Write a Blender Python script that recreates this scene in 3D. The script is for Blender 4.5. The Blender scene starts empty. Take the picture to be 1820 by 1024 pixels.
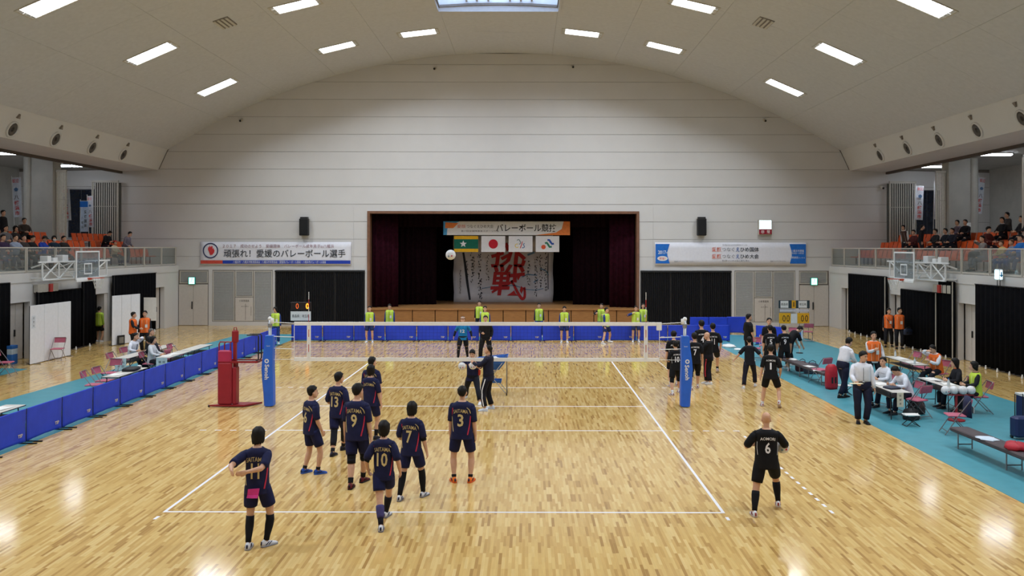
import bpy, math, random
import numpy as np
from mathutils import Vector, Matrix
random.seed(11)
rng = np.random.default_rng(5)
S = bpy.context.scene
COL = S.collection

# ---------------------------------------------------------------- camera, world, exposure
CAM_F = 1494.419                       # focal length in pixels of the 1820 px wide frame
CAM_C = np.array([1.3307, -22.4685, 4.2496])
CAM_PX, CAM_PY = 934.72, 430.94        # optical axis in the frame (the photo is a shifted crop)
def _rot(p, y, r):
    cy, sy = math.cos(y), math.sin(y)
    fwd = np.array([-sy*math.cos(p), cy*math.cos(p), -math.sin(p)])
    right = np.array([cy, sy, 0.]); up = np.cross(right, fwd)
    return np.array([right*math.cos(r)+up*math.sin(r), -right*math.sin(r)+up*math.cos(r), fwd])
CAM_R = _rot(-.0057, .0016, .0012)
cam_d = bpy.data.cameras.new('camera')
cam_d.sensor_width = 36; cam_d.lens = CAM_F/1820*36
cam_d.shift_x = -(CAM_PX-910)/1820; cam_d.shift_y = -(512-CAM_PY)/1820
cam_d.clip_end = 300
cam = bpy.data.objects.new('camera', cam_d); COL.objects.link(cam)
m = Matrix.Identity(4)
for i in range(3):
    m[i][0], m[i][1], m[i][2], m[i][3] = CAM_R[0][i], CAM_R[1][i], -CAM_R[2][i], CAM_C[i]
cam.matrix_world = m
S.camera = cam
W = bpy.data.worlds.new('world'); S.world = W; W.use_nodes = True
W.node_tree.nodes['Background'].inputs[0].default_value = (.62, .74, .95, 1)
W.node_tree.nodes['Background'].inputs[1].default_value = .5
S.view_settings.view_transform = 'Standard'; S.view_settings.look = 'None'
S.view_settings.gamma = 1; S.view_settings.use_curve_mapping = False
S.view_settings.exposure = 0.0
LAMP = 202.                            # watts of each louvred ceiling lamp
GALLERY_LAMP = 21.0

# ---------------------------------------------------------------- measuring helpers (pixel of the photo -> point on a known plane)
def _ray(px, py): return CAM_R.T @ np.array([(px-CAM_PX)/CAM_F, (CAM_PY-py)/CAM_F, 1.])
def G(px, py, Z=0.): v = _ray(px, py); return CAM_C + v*((Z-CAM_C[2])/v[2])
def AY(px, py, Y): v = _ray(px, py); return CAM_C + v*((Y-CAM_C[1])/v[1])
def AX(px, py, X): v = _ray(px, py); return CAM_C + v*((X-CAM_C[0])/v[0])
def HT(px, py, pos):                   # height of a point seen at (px,py) at the distance of pos
    return AY(px, py, pos[1])[2]
XC, VR, VZ = .06, 34.0, -19.25         # the barrel vault
def vz(x): return math.sqrt(VR*VR-(x-XC)**2)+VZ
def VAULT(px, py):
    v = _ray(px, py); ox, oz = CAM_C[0]-XC, CAM_C[2]-VZ
    a = v[0]**2+v[2]**2; b = 2*(ox*v[0]+oz*v[2]); c = ox*ox+oz*oz-VR*VR
    return CAM_C+v*((-b+math.sqrt(b*b-4*a*c))/(2*a))

# ---------------------------------------------------------------- materials
def lin(c):
    return tuple(((x/255)/12.92 if x/255 <= .04045 else ((x/255+.055)/1.055)**2.4) for x in c)
MATS = {}
def mat(name, rgb, rough=.6, var=.05, scale=9., metal=0., bump=0., spec=.4, stretch=None):
    if name in MATS: return MATS[name]
    mt = bpy.data.materials.new(name); mt.use_nodes = True; MATS[name] = mt
    nt = mt.node_tree; b = nt.nodes['Principled BSDF']
    c = lin(rgb)
    b.inputs['Roughness'].default_value = rough; b.inputs['Metallic'].default_value = metal
    b.inputs['Specular IOR Level'].default_value = spec
    tc = nt.nodes.new('ShaderNodeTexCoord'); nz = nt.nodes.new('ShaderNodeTexNoise')
    nz.inputs['Scale'].default_value = scale; nz.inputs['Detail'].default_value = 3
    if stretch:
        mp = nt.nodes.new('ShaderNodeMapping'); mp.inputs['Scale'].default_value = stretch
        nt.links.new(tc.outputs['Object'], mp.inputs[0]); nt.links.new(mp.outputs[0], nz.inputs['Vector'])
    else: nt.links.new(tc.outputs['Object'], nz.inputs['Vector'])
    rp = nt.nodes.new('ShaderNodeValToRGB')
    rp.color_ramp.elements[0].position = .3; rp.color_ramp.elements[1].position = .7
    rp.color_ramp.elements[0].color = tuple(max(0, x*(1-var*1.6)) for x in c)+(1,)
    rp.color_ramp.elements[1].color = tuple(min(1, x*(1+var*1.6)) for x in c)+(1,)
    nt.links.new(nz.outputs['Fac'], rp.inputs[0]); nt.links.new(rp.outputs[0], b.inputs['Base Color'])
    if bump:
        bp = nt.nodes.new('ShaderNodeBump'); bp.inputs['Strength'].default_value = bump
        bp.inputs['Distance'].default_value = .01
        nt.links.new(nz.outputs['Fac'], bp.inputs['Height']); nt.links.new(bp.outputs[0], b.inputs['Normal'])
    return mt
def emis(name, rgb, strength):
    if name in MATS: return MATS[name]
    mt = bpy.data.materials.new(name); mt.use_nodes = True; MATS[name] = mt
    b = mt.node_tree.nodes['Principled BSDF']; c = lin(rgb)
    b.inputs['Base Color'].default_value = c+(1,)
    b.inputs['Emission Color'].default_value = c+(1,); b.inputs['Emission Strength'].default_value = strength
    return mt
def glass(name, tint=(235, 240, 238), refl=.12, haze=0.):
    if name in MATS: return MATS[name]
    mt = bpy.data.materials.new(name); mt.use_nodes = True; MATS[name] = mt
    nt = mt.node_tree; nt.nodes.remove(nt.nodes['Principled BSDF']); out = nt.nodes['Material Output']
    tr = nt.nodes.new('ShaderNodeBsdfTransparent'); tr.inputs[0].default_value = lin(tint)+(1,)
    gl = nt.nodes.new('ShaderNodeBsdfGlossy'); gl.inputs['Roughness'].default_value = .05
    mx = nt.nodes.new('ShaderNodeMixShader'); mx.inputs[0].default_value = refl
    nt.links.new(tr.outputs[0], mx.inputs[1]); nt.links.new(gl.outputs[0], mx.inputs[2])
    if haze:
        df = nt.nodes.new('ShaderNodeBsdfDiffuse'); df.inputs[0].default_value = lin((200, 200, 195))+(1,)
        m2 = nt.nodes.new('ShaderNodeMixShader'); m2.inputs[0].default_value = haze
        nt.links.new(mx.outputs[0], m2.inputs[1]); nt.links.new(df.outputs[0], m2.inputs[2]); mx = m2
    nt.links.new(mx.outputs[0], out.inputs[0])
    return mt

# ---------------------------------------------------------------- mesh builder
def _frame(d):
    d = np.asarray(d, float); d = d/np.linalg.norm(d)
    u = np.array([0, 0, 1.]) if abs(d[2]) < .95 else np.array([0, 1., 0])
    s = np.cross(d, u); s /= np.linalg.norm(s)
    return s, np.cross(s, d), d
class MB:
    def __init__(s): s.v = []; s.f = []; s.m = []; s.cur = 0
    def mi(s, k): s.cur = k; return s
    def add(s, vs, fs):
        b = len(s.v); s.v += [tuple(float(t) for t in x) for x in vs]
        s.f += [tuple(i+b for i in f) for f in fs]; s.m += [s.cur]*len(fs); return s
    def box(s, x0, x1, y0, y1, z0, z1, M=None):
        vs = [(x, y, z) for z in (z0, z1) for y in (y0, y1) for x in (x0, x1)]
        if M is not None: vs = [M(np.array(v)) for v in vs]
        return s.add(vs, [(0, 2, 3, 1), (4, 5, 7, 6), (0, 1, 5, 4), (2, 6, 7, 3), (0, 4, 6, 2), (1, 3, 7, 5)])
    def rbox(s, x0, x1, y0, y1, z0, z1, b=.01, M=None):
        def ring(i, z):
            a0, a1, c0, c1 = x0+i, x1-i, y0+i, y1-i
            return [(a0+b, c0, z), (a1-b, c0, z), (a1, c0+b, z), (a1, c1-b, z), (a1-b, c1, z), (a0+b, c1, z), (a0, c1-b, z), (a0, c0+b, z)]
        rs = [ring(b, z0), ring(0, z0+b), ring(0, z1-b), ring(b, z1)]
        if M is not None: rs = [[M(np.array(v)) for v in r] for r in rs]
        return s.loft(rs)
    def loft(s, rings, cap=True, closed=True):
        n = len(rings[0]); vs = [v for r in rings for v in r]; fs = []
        for k in range(len(rings)-1):
            for i in range(n if closed else n-1):
                j = (i+1) % n; fs.append((k*n+i, k*n+j, (k+1)*n+j, (k+1)*n+i))
        if cap: fs.append(tuple(range(n-1, -1, -1))); fs.append(tuple((len(rings)-1)*n+i for i in range(n)))
        return s.add(vs, fs)
    def bar(s, p, q, r, n=6, r2=None):
        p, q = np.asarray(p, float), np.asarray(q, float); a, b, _ = _frame(q-p); r2 = r if r2 is None else r2
        R = [[c+rr*(a*math.cos(t)+b*math.sin(t)) for t in np.arange(n)*2*math.pi/n] for c, rr in ((p, r), (q, r2))]
        return s.loft(R)
    def beam(s, p, q, w, h):           # rectangular bar, w sideways, h upwards
        p, q = np.asarray(p, float), np.asarray(q, float); a, b, _ = _frame(q-p)
        R = [[c+a*w/2*i+b*h/2*j for i, j in ((-1, -1), (1, -1), (1, 1), (-1, 1))] for c in (p, q)]
        return s.loft(R)
    def tube(s, pts, rad, n=8, cap=True, rnd=False):   # swept tube; rad number, list or list of (ra, rb)
        P = [np.asarray(p, float) for p in pts]; k = len(P)
        rad = [rad]*k if not hasattr(rad, '__len__') else list(rad)
        T = []
        for i in range(k):
            d = P[min(i+1, k-1)]-P[max(i-1, 0)]; T.append(d/max(1e-9, np.linalg.norm(d)))
        a, b, _ = _frame(T[0]); rings = []
        for i in range(k):
            a = a-T[i]*np.dot(a, T[i]); a /= np.linalg.norm(a); b = np.cross(T[i], a)
            ra, rb = rad[i] if hasattr(rad[i], '__len__') else (rad[i], rad[i])
            rings.append([P[i]+ra*a*math.cos(t)+rb*b*math.sin(t) for t in np.arange(n)*2*math.pi/n])
        if rnd:                        # rounded ends
            def capr(c, r, sgn):
                ctr = np.mean(r, axis=0); ln = np.linalg.norm(np.asarray(r[0])-ctr)
                return [[ctr+(np.asarray(x)-ctr)*f+sgn*c*ln*g for x in r] for f, g in ((.8, .55), (.35, .9))]
            e0 = capr(T[0], rings[0], -1); e1 = capr(T[-1], rings[-1], 1)
            rings = [e0[1], e0[0]]+rings+e1
        return s.loft(rings, cap)
    def ball(s, c, rx, ry=None, rz=None, n=10, k=6, R=None):
        ry = rx if ry is None else ry; rz = rx if rz is None else rz
        c = np.asarray(c, float); rings = []
        for i in range(k+1):
            t = math.pi*(i+.001 if i == 0 else (i-.001 if i == k else i))/k
            ring = []
            for j in range(n):
                p = 2*math.pi*j/n
                q = np.array([rx*math.sin(t)*math.cos(p), ry*math.sin(t)*math.sin(p), -rz*math.cos(t)])
                ring.append(c+(R@q if R is not None else q))
            rings.append(ring)
        return s.loft(rings)
    def lathe(s, prof, n=16, c=(0, 0, 0), cap=True):
        c = np.asarray(c, float)
        return s.loft([[c+np.array([r*math.cos(t), r*math.sin(t), z]) for t in np.arange(n)*2*math.pi/n] for r, z in prof], cap)
    def prism(s, poly, d0, d1, f):     # poly in 2D, f(u,v,d) -> 3D
        n = len(poly)
        return s.loft([[f(u, v, d) for u, v in poly] for d in (d0, d1)])
    def build(s, name, mats, parent=None, smooth=False, loc=None, rz=0., kind=None):
        me = bpy.data.meshes.new(name); me.from_pydata(s.v, [], s.f)
        mats = mats if isinstance(mats, (list, tuple)) else [mats]
        for k in mats: me.materials.append(k)
        if len(mats) > 1: me.polygons.foreach_set('material_index', s.m)
        if smooth: me.polygons.foreach_set('use_smooth', [True]*len(s.f))
        me.update()
        return link(name, me, parent, loc, rz, kind)
def link(name, me, parent=None, loc=None, rz=0., kind=None):
    o = bpy.data.objects.new(name, me); COL.objects.link(o)
    if parent is not None: o.parent = parent
    if loc is not None: o.location = tuple(float(x) for x in loc)
    if rz: o.rotation_euler = (0, 0, rz)
    if kind: o['kind'] = kind
    return o
def tag(o, label, cat, group=None, kind=None):
    if label: o['label'] = label
    if cat: o['category'] = cat
    if group: o['group'] = group
    if kind: o['kind'] = kind
    return o
def thing(name, label, cat, loc=(0, 0, 0), rz=0., group=None):
    return tag(link(name, None, None, loc, rz), label, cat, group)
def copy_tree(o, parent=None):
    c = o.copy(); COL.objects.link(c)
    if parent is not None: c.parent = parent
    for ch in list(o.children): copy_tree(ch, c)
    return c
SETTING = lambda name, mb, m, **k: mb.build(name, m, kind='structure', **k)

# lettering: returns (verts, faces) of filled text, scaled to a height, centred
_tc = {}
def text_mesh(body, bold=0.):
    key = (body, bold)
    if key not in _tc:
        c = bpy.data.curves.new('lettering', 'FONT'); c.body = body; c.size = 1; c.resolution_u = 2; c.offset = bold
        o = bpy.data.objects.new('lettering', c); COL.objects.link(o)
        me = o.to_mesh()
        v = np.array([p.co[:2] for p in me.vertices]); f = [tuple(p.vertices) for p in me.polygons]
        o.to_mesh_clear(); bpy.data.objects.remove(o); bpy.data.curves.remove(c)
        _tc[key] = (v, f)
    return _tc[key]
def text_fit(body, w=None, h=None, bold=0.):
    v, f = text_mesh(body, bold); lo, hi = v.min(0), v.max(0); v = v-(lo+hi)/2; sz = hi-lo
    if w is None: k = (h/sz[1], h/sz[1])
    elif h is None: k = (w/sz[0], w/sz[0])
    else: k = (w/sz[0], h/sz[1])
    return v*np.array(k), f
def flat_text(mb, body, c, w=None, h=None, ux=(1, 0, 0), uz=(0, 0, 1), bold=0.):
    v, f = text_fit(body, w, h, bold); c = np.asarray(c, float); ux = np.asarray(ux, float); uz = np.asarray(uz, float)
    return mb.add([c+ux*a+uz*b for a, b in v], f)
# ================================================================ THE HALL
YW, YB = 22.9, -26.0                   # end wall, wall behind the camera
M_wall = mat('painted_wall_panel', (205, 202, 200), .75, .01, 1.2)
M_ceil = mat('ceiling_board', (198, 198, 201), .85, .025, 6)
M_joint = mat('dark_joint', (128, 120, 114), .9)
M_conc = mat('grey_gallery_paint', (168, 166, 160), .8, .04, 2)
M_white = mat('white_paint', (226, 225, 222), .5, .02)
M_black = mat('black_cloth', (13, 12, 16), .95, .15, 14, spec=.1)
M_dark = mat('dark_gap', (18, 17, 18), .9)
M_steel = mat('brushed_steel', (150, 150, 150), .35, .05, metal=.8)
M_blackmetal = mat('black_metal', (30, 30, 32), .45)
M_beige = mat('beige_metal', (190, 184, 174), .5, .03)
M_door = mat('beige_door', (198, 191, 184), .55, .02)

# floor: glossy strip parquet
def floor_material():
    mt = bpy.data.materials.new('strip_parquet'); mt.use_nodes = True; nt = mt.node_tree; L = nt.links.new
    b = nt.nodes['Principled BSDF']
    tc = nt.nodes.new('ShaderNodeTexCoord'); mp = nt.nodes.new('ShaderNodeMapping'); mp.inputs['Rotation'].default_value = (0, 0, math.pi/2)
    L(tc.outputs['Object'], mp.inputs[0])
    br = nt.nodes.new('ShaderNodeTexBrick'); L(mp.outputs[0], br.inputs['Vector'])
    for k, v in (('Scale', 1.), ('Mortar Size', .0012), ('Brick Width', .42), ('Row Height', .045), ('Bias', 0.)): br.inputs[k].default_value = v
    br.offset = .37; br.offset_frequency = 3; br.squash = 1.35; br.squash_frequency = 4
    br.inputs['Color1'].default_value = (0, 0, 0, 1); br.inputs['Color2'].default_value = (1, 1, 1, 1); br.inputs['Mortar'].default_value = (.5, .5, .5, 1)
    rp = nt.nodes.new('ShaderNodeValToRGB'); L(br.outputs['Color'], rp.inputs[0]); cr = rp.color_ramp
    cols = [(0, (170, 131, 76)), (.05, (182, 142, 84)), (.14, (198, 159, 95)), (.4, (209, 172, 106)), (.7, (217, 182, 116)), (1, (226, 195, 134))]
    while len(cr.elements) < len(cols): cr.elements.new(.5)
    for e, (p, c) in zip(cr.elements, cols): e.position = p; e.color = lin(c)+(1,)
    mp2 = nt.nodes.new('ShaderNodeMapping'); mp2.inputs['Scale'].default_value = (40, 2.5, 1); L(tc.outputs['Object'], mp2.inputs[0])
    nz = nt.nodes.new('ShaderNodeTexNoise'); nz.inputs['Scale'].default_value = 1.; nz.inputs['Detail'].default_value = 4; L(mp2.outputs[0], nz.inputs['Vector'])
    mr = nt.nodes.new('ShaderNodeMapRange'); L(nz.outputs['Fac'], mr.inputs[0]); mr.inputs[3].default_value = .82; mr.inputs[4].default_value = 1.1
    mx = nt.nodes.new('ShaderNodeMix'); mx.data_type = 'RGBA'; mx.blend_type = 'MULTIPLY'; mx.inputs[0].default_value = 1
    L(rp.outputs[0], mx.inputs[6]); L(mr.outputs[0], mx.inputs[7])
    L(mx.outputs[2], b.inputs['Base Color'])
    n3 = nt.nodes.new('ShaderNodeTexNoise'); n3.inputs['Scale'].default_value = .8; L(tc.outputs['Object'], n3.inputs['Vector'])
    m3 = nt.nodes.new('ShaderNodeMapRange'); m3.inputs[3].default_value = .085; m3.inputs[4].default_value = .13; L(n3.outputs['Fac'], m3.inputs[0])
    L(m3.outputs[0], b.inputs['Roughness']); b.inputs['Specular IOR Level'].default_value = .5
    return mt
floor = SETTING('floor', MB().box(-19.2, 19.3, YB, YW+.3, -.2, 0), floor_material())
M_line = mat('white_line_tape', (228, 226, 232), .4, .02)
def line(x0, x1, y0, y1): MB().box(x0, x1, y0, y1, 0, .0025).build('court_line', M_line, floor)
e = .05
line(-4.5, 4.5, -9, -9+e); line(-4.5, 4.5, 9-e, 9)
line(-4.5, -4.5+e, -9+e, 9-e); line(4.5-e, 4.5, -9+e, 9-e)
for y in (-3, -.025, 3-e): line(-4.5+e, 4.5-e, y, y+e)
for sx in (-1, 1):                     # broken extensions of the attack lines
    for y in (-3, 3-e):
        for k in range(5):
            a = sx*(4.5+.2+.35*k); line(min(a, a+sx*.15), max(a, a+sx*.15), y, y+e)
    a = sx*4.5; line(min(a, a-sx*e), max(a, a-sx*e), -9.35, -9.2)      # service marks
    line(min(a, a-sx*e), max(a, a-sx*e), 9.2, 9.35)
for k in range(17): line(6.2, 6.25, -9+.334*k, -8.85+.334*k); line(6.2, 6.25, 8.85-.334*k, 9-.334*k)

# teal floor mats
M_teal = mat('teal_floor_sheet', (72, 142, 156), .42, .05, 3)
def matpoly(name, poly, label):
    o = MB().prism(poly, 0, .006, lambda u, v, d: (u, v, d)).build(name, M_teal)
    tag(o, label, 'floor mat'); return o
matpoly('floor_mat', [(9.58, -14), (14.7, -14), (14.75, 2.6), (14.3, 17.2), (10.9, 18.6), (9.58, 18.6)], 'long teal protective floor mat under the benches and officials tables on the right')
matpoly('floor_mat', [(-13.6, -14), (-9.40, -14), (-9.40, 18.4), (-12.6, 18.4)], 'long teal protective floor mat behind the blue fence on the left')
matpoly('floor_mat', [(-17.3, -12), (-16.0, -12), (-16.0, 6.7), (-17.3, 6.95)], 'short teal floor mat along the left wall under a pink chair')
matpoly('floor_mat', [(-9.2, 15.62), (9.58, 16.0), (9.58, 17.6), (-9.2, 17.2)], 'teal floor mat running behind the far blue fence before the stage')

# ---- end wall
wb = SETTING('wall_back', MB()
    .box(-26.7, -7.3, YW+.03, YW+.25, 0, 9.45).box(7.37, 26.8, YW+.03, YW+.25, 0, 9.45)
    .box(-7.3, 7.37, YW+.03, YW+.25, 6.19, 9.45)
    .prism([(18.12*math.cos(t)/1+XC if False else x, vz(x)+.02) for x in np.linspace(-18.1, 18.2, 41)]+[(18.3, 9.4), (-18.2, 9.4)], YW+.03, YW+.25, lambda u, v, d: (u, d, v)), M_joint)
def xlim(z):                           # half width of the end wall at height z
    if z >= 9.5: return math.sqrt(max(0, VR*VR-(z-VZ)**2))
    if z >= 8.42: return 18.62-(z-8.42)/(9.5-8.42)*.5
    return 26.35
zs = [2.99, 3.73]+[3.73+.944*k for k in range(1, 13)]
def panel(x0, x1, z0, z1):
    g = .008; z0 += g; z1 -= g
    poly = []
    for z in np.linspace(z0, z1, 7 if z1 > 8.3 else 2): poly.append((max(x0+g/2, XC-xlim(z)), z))
    for z in np.linspace(z1, z0, 7 if z1 > 8.3 else 2): poly.append((min(x1-g/2, XC+xlim(z)), z))
    MB().prism(poly, YW, YW+.04, lambda u, v, d: (u, d, v)).build('wall_panel', M_wall, wb)
for k in range(len(zs)-1):
    z0, z1 = zs[k], min(zs[k+1], 14.72)
    if z1-z0 < .1: continue
    if z1 <= 6.2:
        panel(-26.4, -8.05, z0, z1); panel(-8.05, -7.3, z0, z1); panel(7.37, 8.12, z0, z1); panel(8.12, 26.4, z0, z1)
    elif z0 < 6.19:
        panel(-26.4, -8.05, z0, z1); panel(8.12, 26.4, z0, z1)
        g = .012
        MB().prism([(-8.05, z0+g), (-7.3, z0+g), (-7.3, 6.19), (7.37, 6.19), (7.37, z0+g), (8.12, z0+g), (8.12, z1-g), (-8.05, z1-g)], YW, YW+.04, lambda u, v, d: (u, d, v)).build('wall_panel', M_wall, wb)
    else: panel(-26.4, 26.4, z0, z1)
# lower zone: piers, sills
for x0, x1, z0, z1 in [(-17.6, -17.5, 0, 3), (-15.86, -15.66, 0, 3), (-12.4, -12.27, 0, 3), (-7.42, -7.3, 0, 3), (7.37, 7.43, 0, 3), (12.34, 12.5, 0, 3), (15.78, 15.98, 0, 3), (17.6, 17.72, 0, 3),
                       (-15.66, -12.4, 0, .22), (12.5, 15.78, 0, .22), (-12.27, -7.42, 0, .1), (7.43, 12.34, 0, .1)]:
    MB().box(x0, x1, YW-.02, YW+.04, z0, z1).build('wall_pier' if z1 > 1 else 'wall_sill', M_wall, wb)
# louvred bays
M_slat = mat('louvre_slat', (182, 180, 176), .6, .03)
def louvre(x0, x1, z0, z1, label):
    t = thing('louvre_panel', label, 'louvre', ((x0+x1)/2, YW, z0)); w = (x1-x0)/2; h = z1-z0
    f = MB()
    for a in ((-w, -w+.05, 0, h), (w-.05, w, 0, h), (-w+.05, w-.05, 0, .05), (-w+.05, w-.05, h-.05, h)): f.box(a[0], a[1], -.03, .03, a[2], a[3])
    f.build('frame', M_beige, t)
    s = MB(); z = .08
    while z < h-.08:
        s.add([(-w+.05, -.025, z), (w-.05, -.025, z), (w-.05, .015, z+.045), (-w+.05, .015, z+.045), (-w+.05, -.018, z-.006), (w-.05, -.018, z-.006), (w-.05, .02, z+.04), (-w+.05, .02, z+.04)],
              [(0, 1, 2, 3), (7, 6, 5, 4), (0, 4, 5, 1), (3, 2, 6, 7)]); z += .062
    s.build('slats', M_slat, t, kind='stuff')
louvre(-17.42, -15.9, 2.28, 2.96, 'grey louvre grille above the double door in the far left corner')
louvre(16.0, 17.5, 2.28, 2.96, 'grey louvre grille above the double door in the far right corner')
for x0, x1, z0, lab in [(-15.64, -14.45, .24, 'tall grey louvre bay beside the far left double door'), (-14.42, -13.45, 1.55, 'grey louvre bay over the small hatch door left of the black folding wall'),
                        (-13.42, -12.42, .24, 'tall grey louvre bay just left of the left black folding wall'), (12.52, 13.55, .24, 'tall grey louvre bay just right of the right black folding wall'),
                        (13.58, 14.55, 1.55, 'grey louvre bay over the small hatch door behind the flip scoreboard'), (14.58, 15.76, .24, 'tall grey louvre bay beside the far right double door')]:
    louvre(x0, x1, z0, 2.96, lab)
def hatch(x0, x1, label):
    t = thing('hatch_door', label, 'door', ((x0+x1)/2, YW, .24)); w = (x1-x0)/2
    MB().rbox(-w, w, -.03, .02, 0, 1.28, .01).build('leaf', M_door, t)
    b = MB().box(w-.42, w-.40, -.036, -.03, .05, .95).box(w-.12, w-.10, -.036, -.03, .3, .8); b.build('seam', M_joint, t)
    b = MB(); flat_text(b, '小体育器具', (.0, -.0335, 1.1), h=.12, w=.55); flat_text(b, '火の用心', (.05, -.0335, .8), w=.4, h=.07); b.build('lettering', M_blackmetal, t, kind='stuff')
hatch(-14.42, -13.45, 'beige hatch door with small lettering under the left louvres'); hatch(13.58, 14.55, 'beige hatch door with small lettering under the right louvres')
def double_door(n, x0, x1):
    d = MB().box(x0, x1, YW+.0, YW+.03, 0, 2.26); o = SETTING('door_%d' % n, d, M_joint)
    mid = (x0+x1)/2
    for a, b in ((x0+.02, mid-.006), (mid+.006, x1-.02)): MB().rbox(a, b, YW-.03, YW, .015, 2.22, .008).build('door_leaf', M_door, o)
    MB().bar((mid-.06, YW-.07, .95), (mid-.06, YW-.07, 1.25), .02).box(mid-.09, mid-.03, YW-.05, YW-.03, .9, 1.3).build('door_handle', M_blackmetal, o)
double_door(1, -17.48, -15.88); double_door(2, 16.0, 17.58)
# exit lights
M_exit = emis('exit_light_green', (150, 255, 225), 3.)
M_teal2 = mat('green_plastic', (40, 150, 140), .4)
def exit_light(loc, label, rz=0.):
    t = thing('exit_light', label, 'exit sign', loc, rz)
    MB().rbox(-.2, .2, -.07, 0, -.2, .2, .015).build('housing', M_teal2, t)
    MB().rbox(-.15, .15, -.085, -.065, -.17, .17, .01).build('lit_face', M_exit, t)
    r = MB(); r.ball((.02, -.088, .1), .025, .004, .025); r.beam((.02, -.088, .07), (-.02, -.088, -.02), .04, .006); r.beam((-.02, -.088, -.02), (.06, -.088, -.1), .03, .006); r.beam((-.02, -.088, -.02), (-.09, -.088, -.08), .03, .006); r.beam((.0, -.088, .05), (.08, -.088, .01), .02, .006)
    r.build('running_figure', M_teal2, t)
exit_light((-16.74, YW-.03, 2.42), 'small glowing green exit sign over the far left door')
exit_light((16.77, YW-.03, 2.42), 'small glowing green exit sign over the far right door')

# black folding walls
def folding(x0, x1, label):
    t = thing('folding_wall', label, 'folding wall', (x0, YW, .1)); n = 3; w = (x1-x0)/n
    for k in range(n):
        b = MB(); m_ = 16; xs = np.linspace(k*w+.015, (k+1)*w-.015, 2*m_+1)
        pts = [(x, -.02-(.07 if i % 2 else .0)) for i, x in enumerate(xs)]
        poly = pts+[(x, .02) for x in xs[::-1]]
        b.prism(poly, 0, 2.84, lambda u, v, d: (u, v, d)); b.build('folding_leaf', mat('black_vinyl', (30, 30, 33), .5, .1), t)
    MB().box(0, x1-x0, -.1, .02, 2.8, 2.87).build('top_track', M_blackmetal, t)
folding(-12.27, -7.42, 'black pleated folding wall left of the stage'); folding(7.43, 12.34, 'black pleated folding wall right of the stage')

# ---- stage
ZS, X0, X1, YS = .95, -7.3, 7.37, 28.6
M_wood = mat('stage_wood', (158, 112, 66), .45, .1, 3, stretch=(1, 8, 8))
M_woodd = mat('apron_wood', (150, 104, 58), .5, .08, 3, stretch=(1, 6, 6))
SETTING('trim_1', MB().box(X0, X0+.14, YW-.06, YW+.5, ZS, 6.19).box(X1-.14, X1, YW-.06, YW+.5, ZS, 6.19).box(X0+.14, X1-.14, YW-.06, YW+.5, 6.06, 6.19), mat('reddish_trim_wood', (122, 86, 66), .45, .1, 4))
stg = thing('stage', 'wooden stage platform with panelled front before the end wall', 'stage', ((X0+X1)/2, YW, 0))
w = (X1-X0)/2
MB().box(-w+.01, w-.01, -.1, 29.9-YW, ZS-.09, ZS).build('stage_floor', M_wood, stg)
MB().box(-w, w, .05, .2, 0, ZS-.09).build('apron_backing', M_dark, stg)
for k in range(12):
    a = -w+k*2*w/12; MB().rbox(a+.02, a+2*w/12-.02, -.05, .05, .05, ZS-.1, .008).build('apron_panel', M_woodd, stg)
M_mar = mat('maroon_velvet', (42, 8, 20), .95, .2, 6, spec=.1)
M_mard = mat('dark_velvet', (26, 9, 16), .95, .2, 6, spec=.1)
def drape(x0, x1, y0, y1, z0, z1, amp, pitch, name, m, label, group=None, thick=.03):
    """pleated cloth hanging between two floor points"""
    p, q = np.array([x0, y0]), np.array([x1, y1]); L = np.linalg.norm(q-p); d = (q-p)/L; nrm = np.array([-d[1], d[0]])
    k = max(4, int(L/pitch*6)); b = MB(); rows = []
    for z in (z0, z0+.6*(z1-z0), z1):
        f = 1. if z < z1 else .6
        A = [p+d*L*i/k+nrm*amp*f*math.sin(2*math.pi*i/6+.7*math.sin(i*.37)) for i in range(k+1)]
        rows.append([(a[0], a[1], z) for a in A]+[(a[0]+nrm[0]*thick, a[1]+nrm[1]*thick, z) for a in A[::-1]])
    b.loft(rows); o = b.build(name, m, None, True)
    c = ((p+q)/2)
    return tag(o, label, 'curtain', group)
drape(X0+.15, X0+1.5, 23.6, 24.0, ZS, 6.15, .07, .3, 'stage_curtain', M_mar, 'maroon velvet curtain gathered at the left edge of the stage')
drape(X1-.15, X1-1.5, 23.6, 24.0, ZS, 6.15, .07, .3, 'stage_curtain', M_mar, 'maroon velvet curtain gathered at the right edge of the stage')
drape(X0+1.2, X0+3.4, 25.6, 26.0, ZS, 6.4, .07, .3, 'stage_curtain', M_mard, 'dark wing curtain deep inside the stage on the left')
drape(X1-1.2, X1-3.4, 25.6, 26.0, ZS, 6.4, .07, .3, 'stage_curtain', M_mard, 'dark wing curtain deep inside the stage on the right')
drape(X0-.2, X1+.2, 29.6, 29.6, ZS, 6.6, .08, .35, 'stage_curtain', M_mard, 'dark curtain closing the back of the stage')
drape(X0-.1, X1+.1, 25.4, 25.4, 5.4, 6.5, .06, .3, 'stage_valance', M_mard, 'dark pleated valance across the top of the stage opening')
SETTING('wall_stage_box', MB().box(X0-.3, X0-.1, YW+.2, 30.2, 0, 6.8).box(X1+.1, X1+.3, YW+.2, 30.2, 0, 6.8).box(X0-.3, X1+.3, 30, 30.2, 0, 6.8).box(X0-.3, X1+.3, YW+.2, 30.2, 6.6, 6.8), M_dark)

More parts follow.
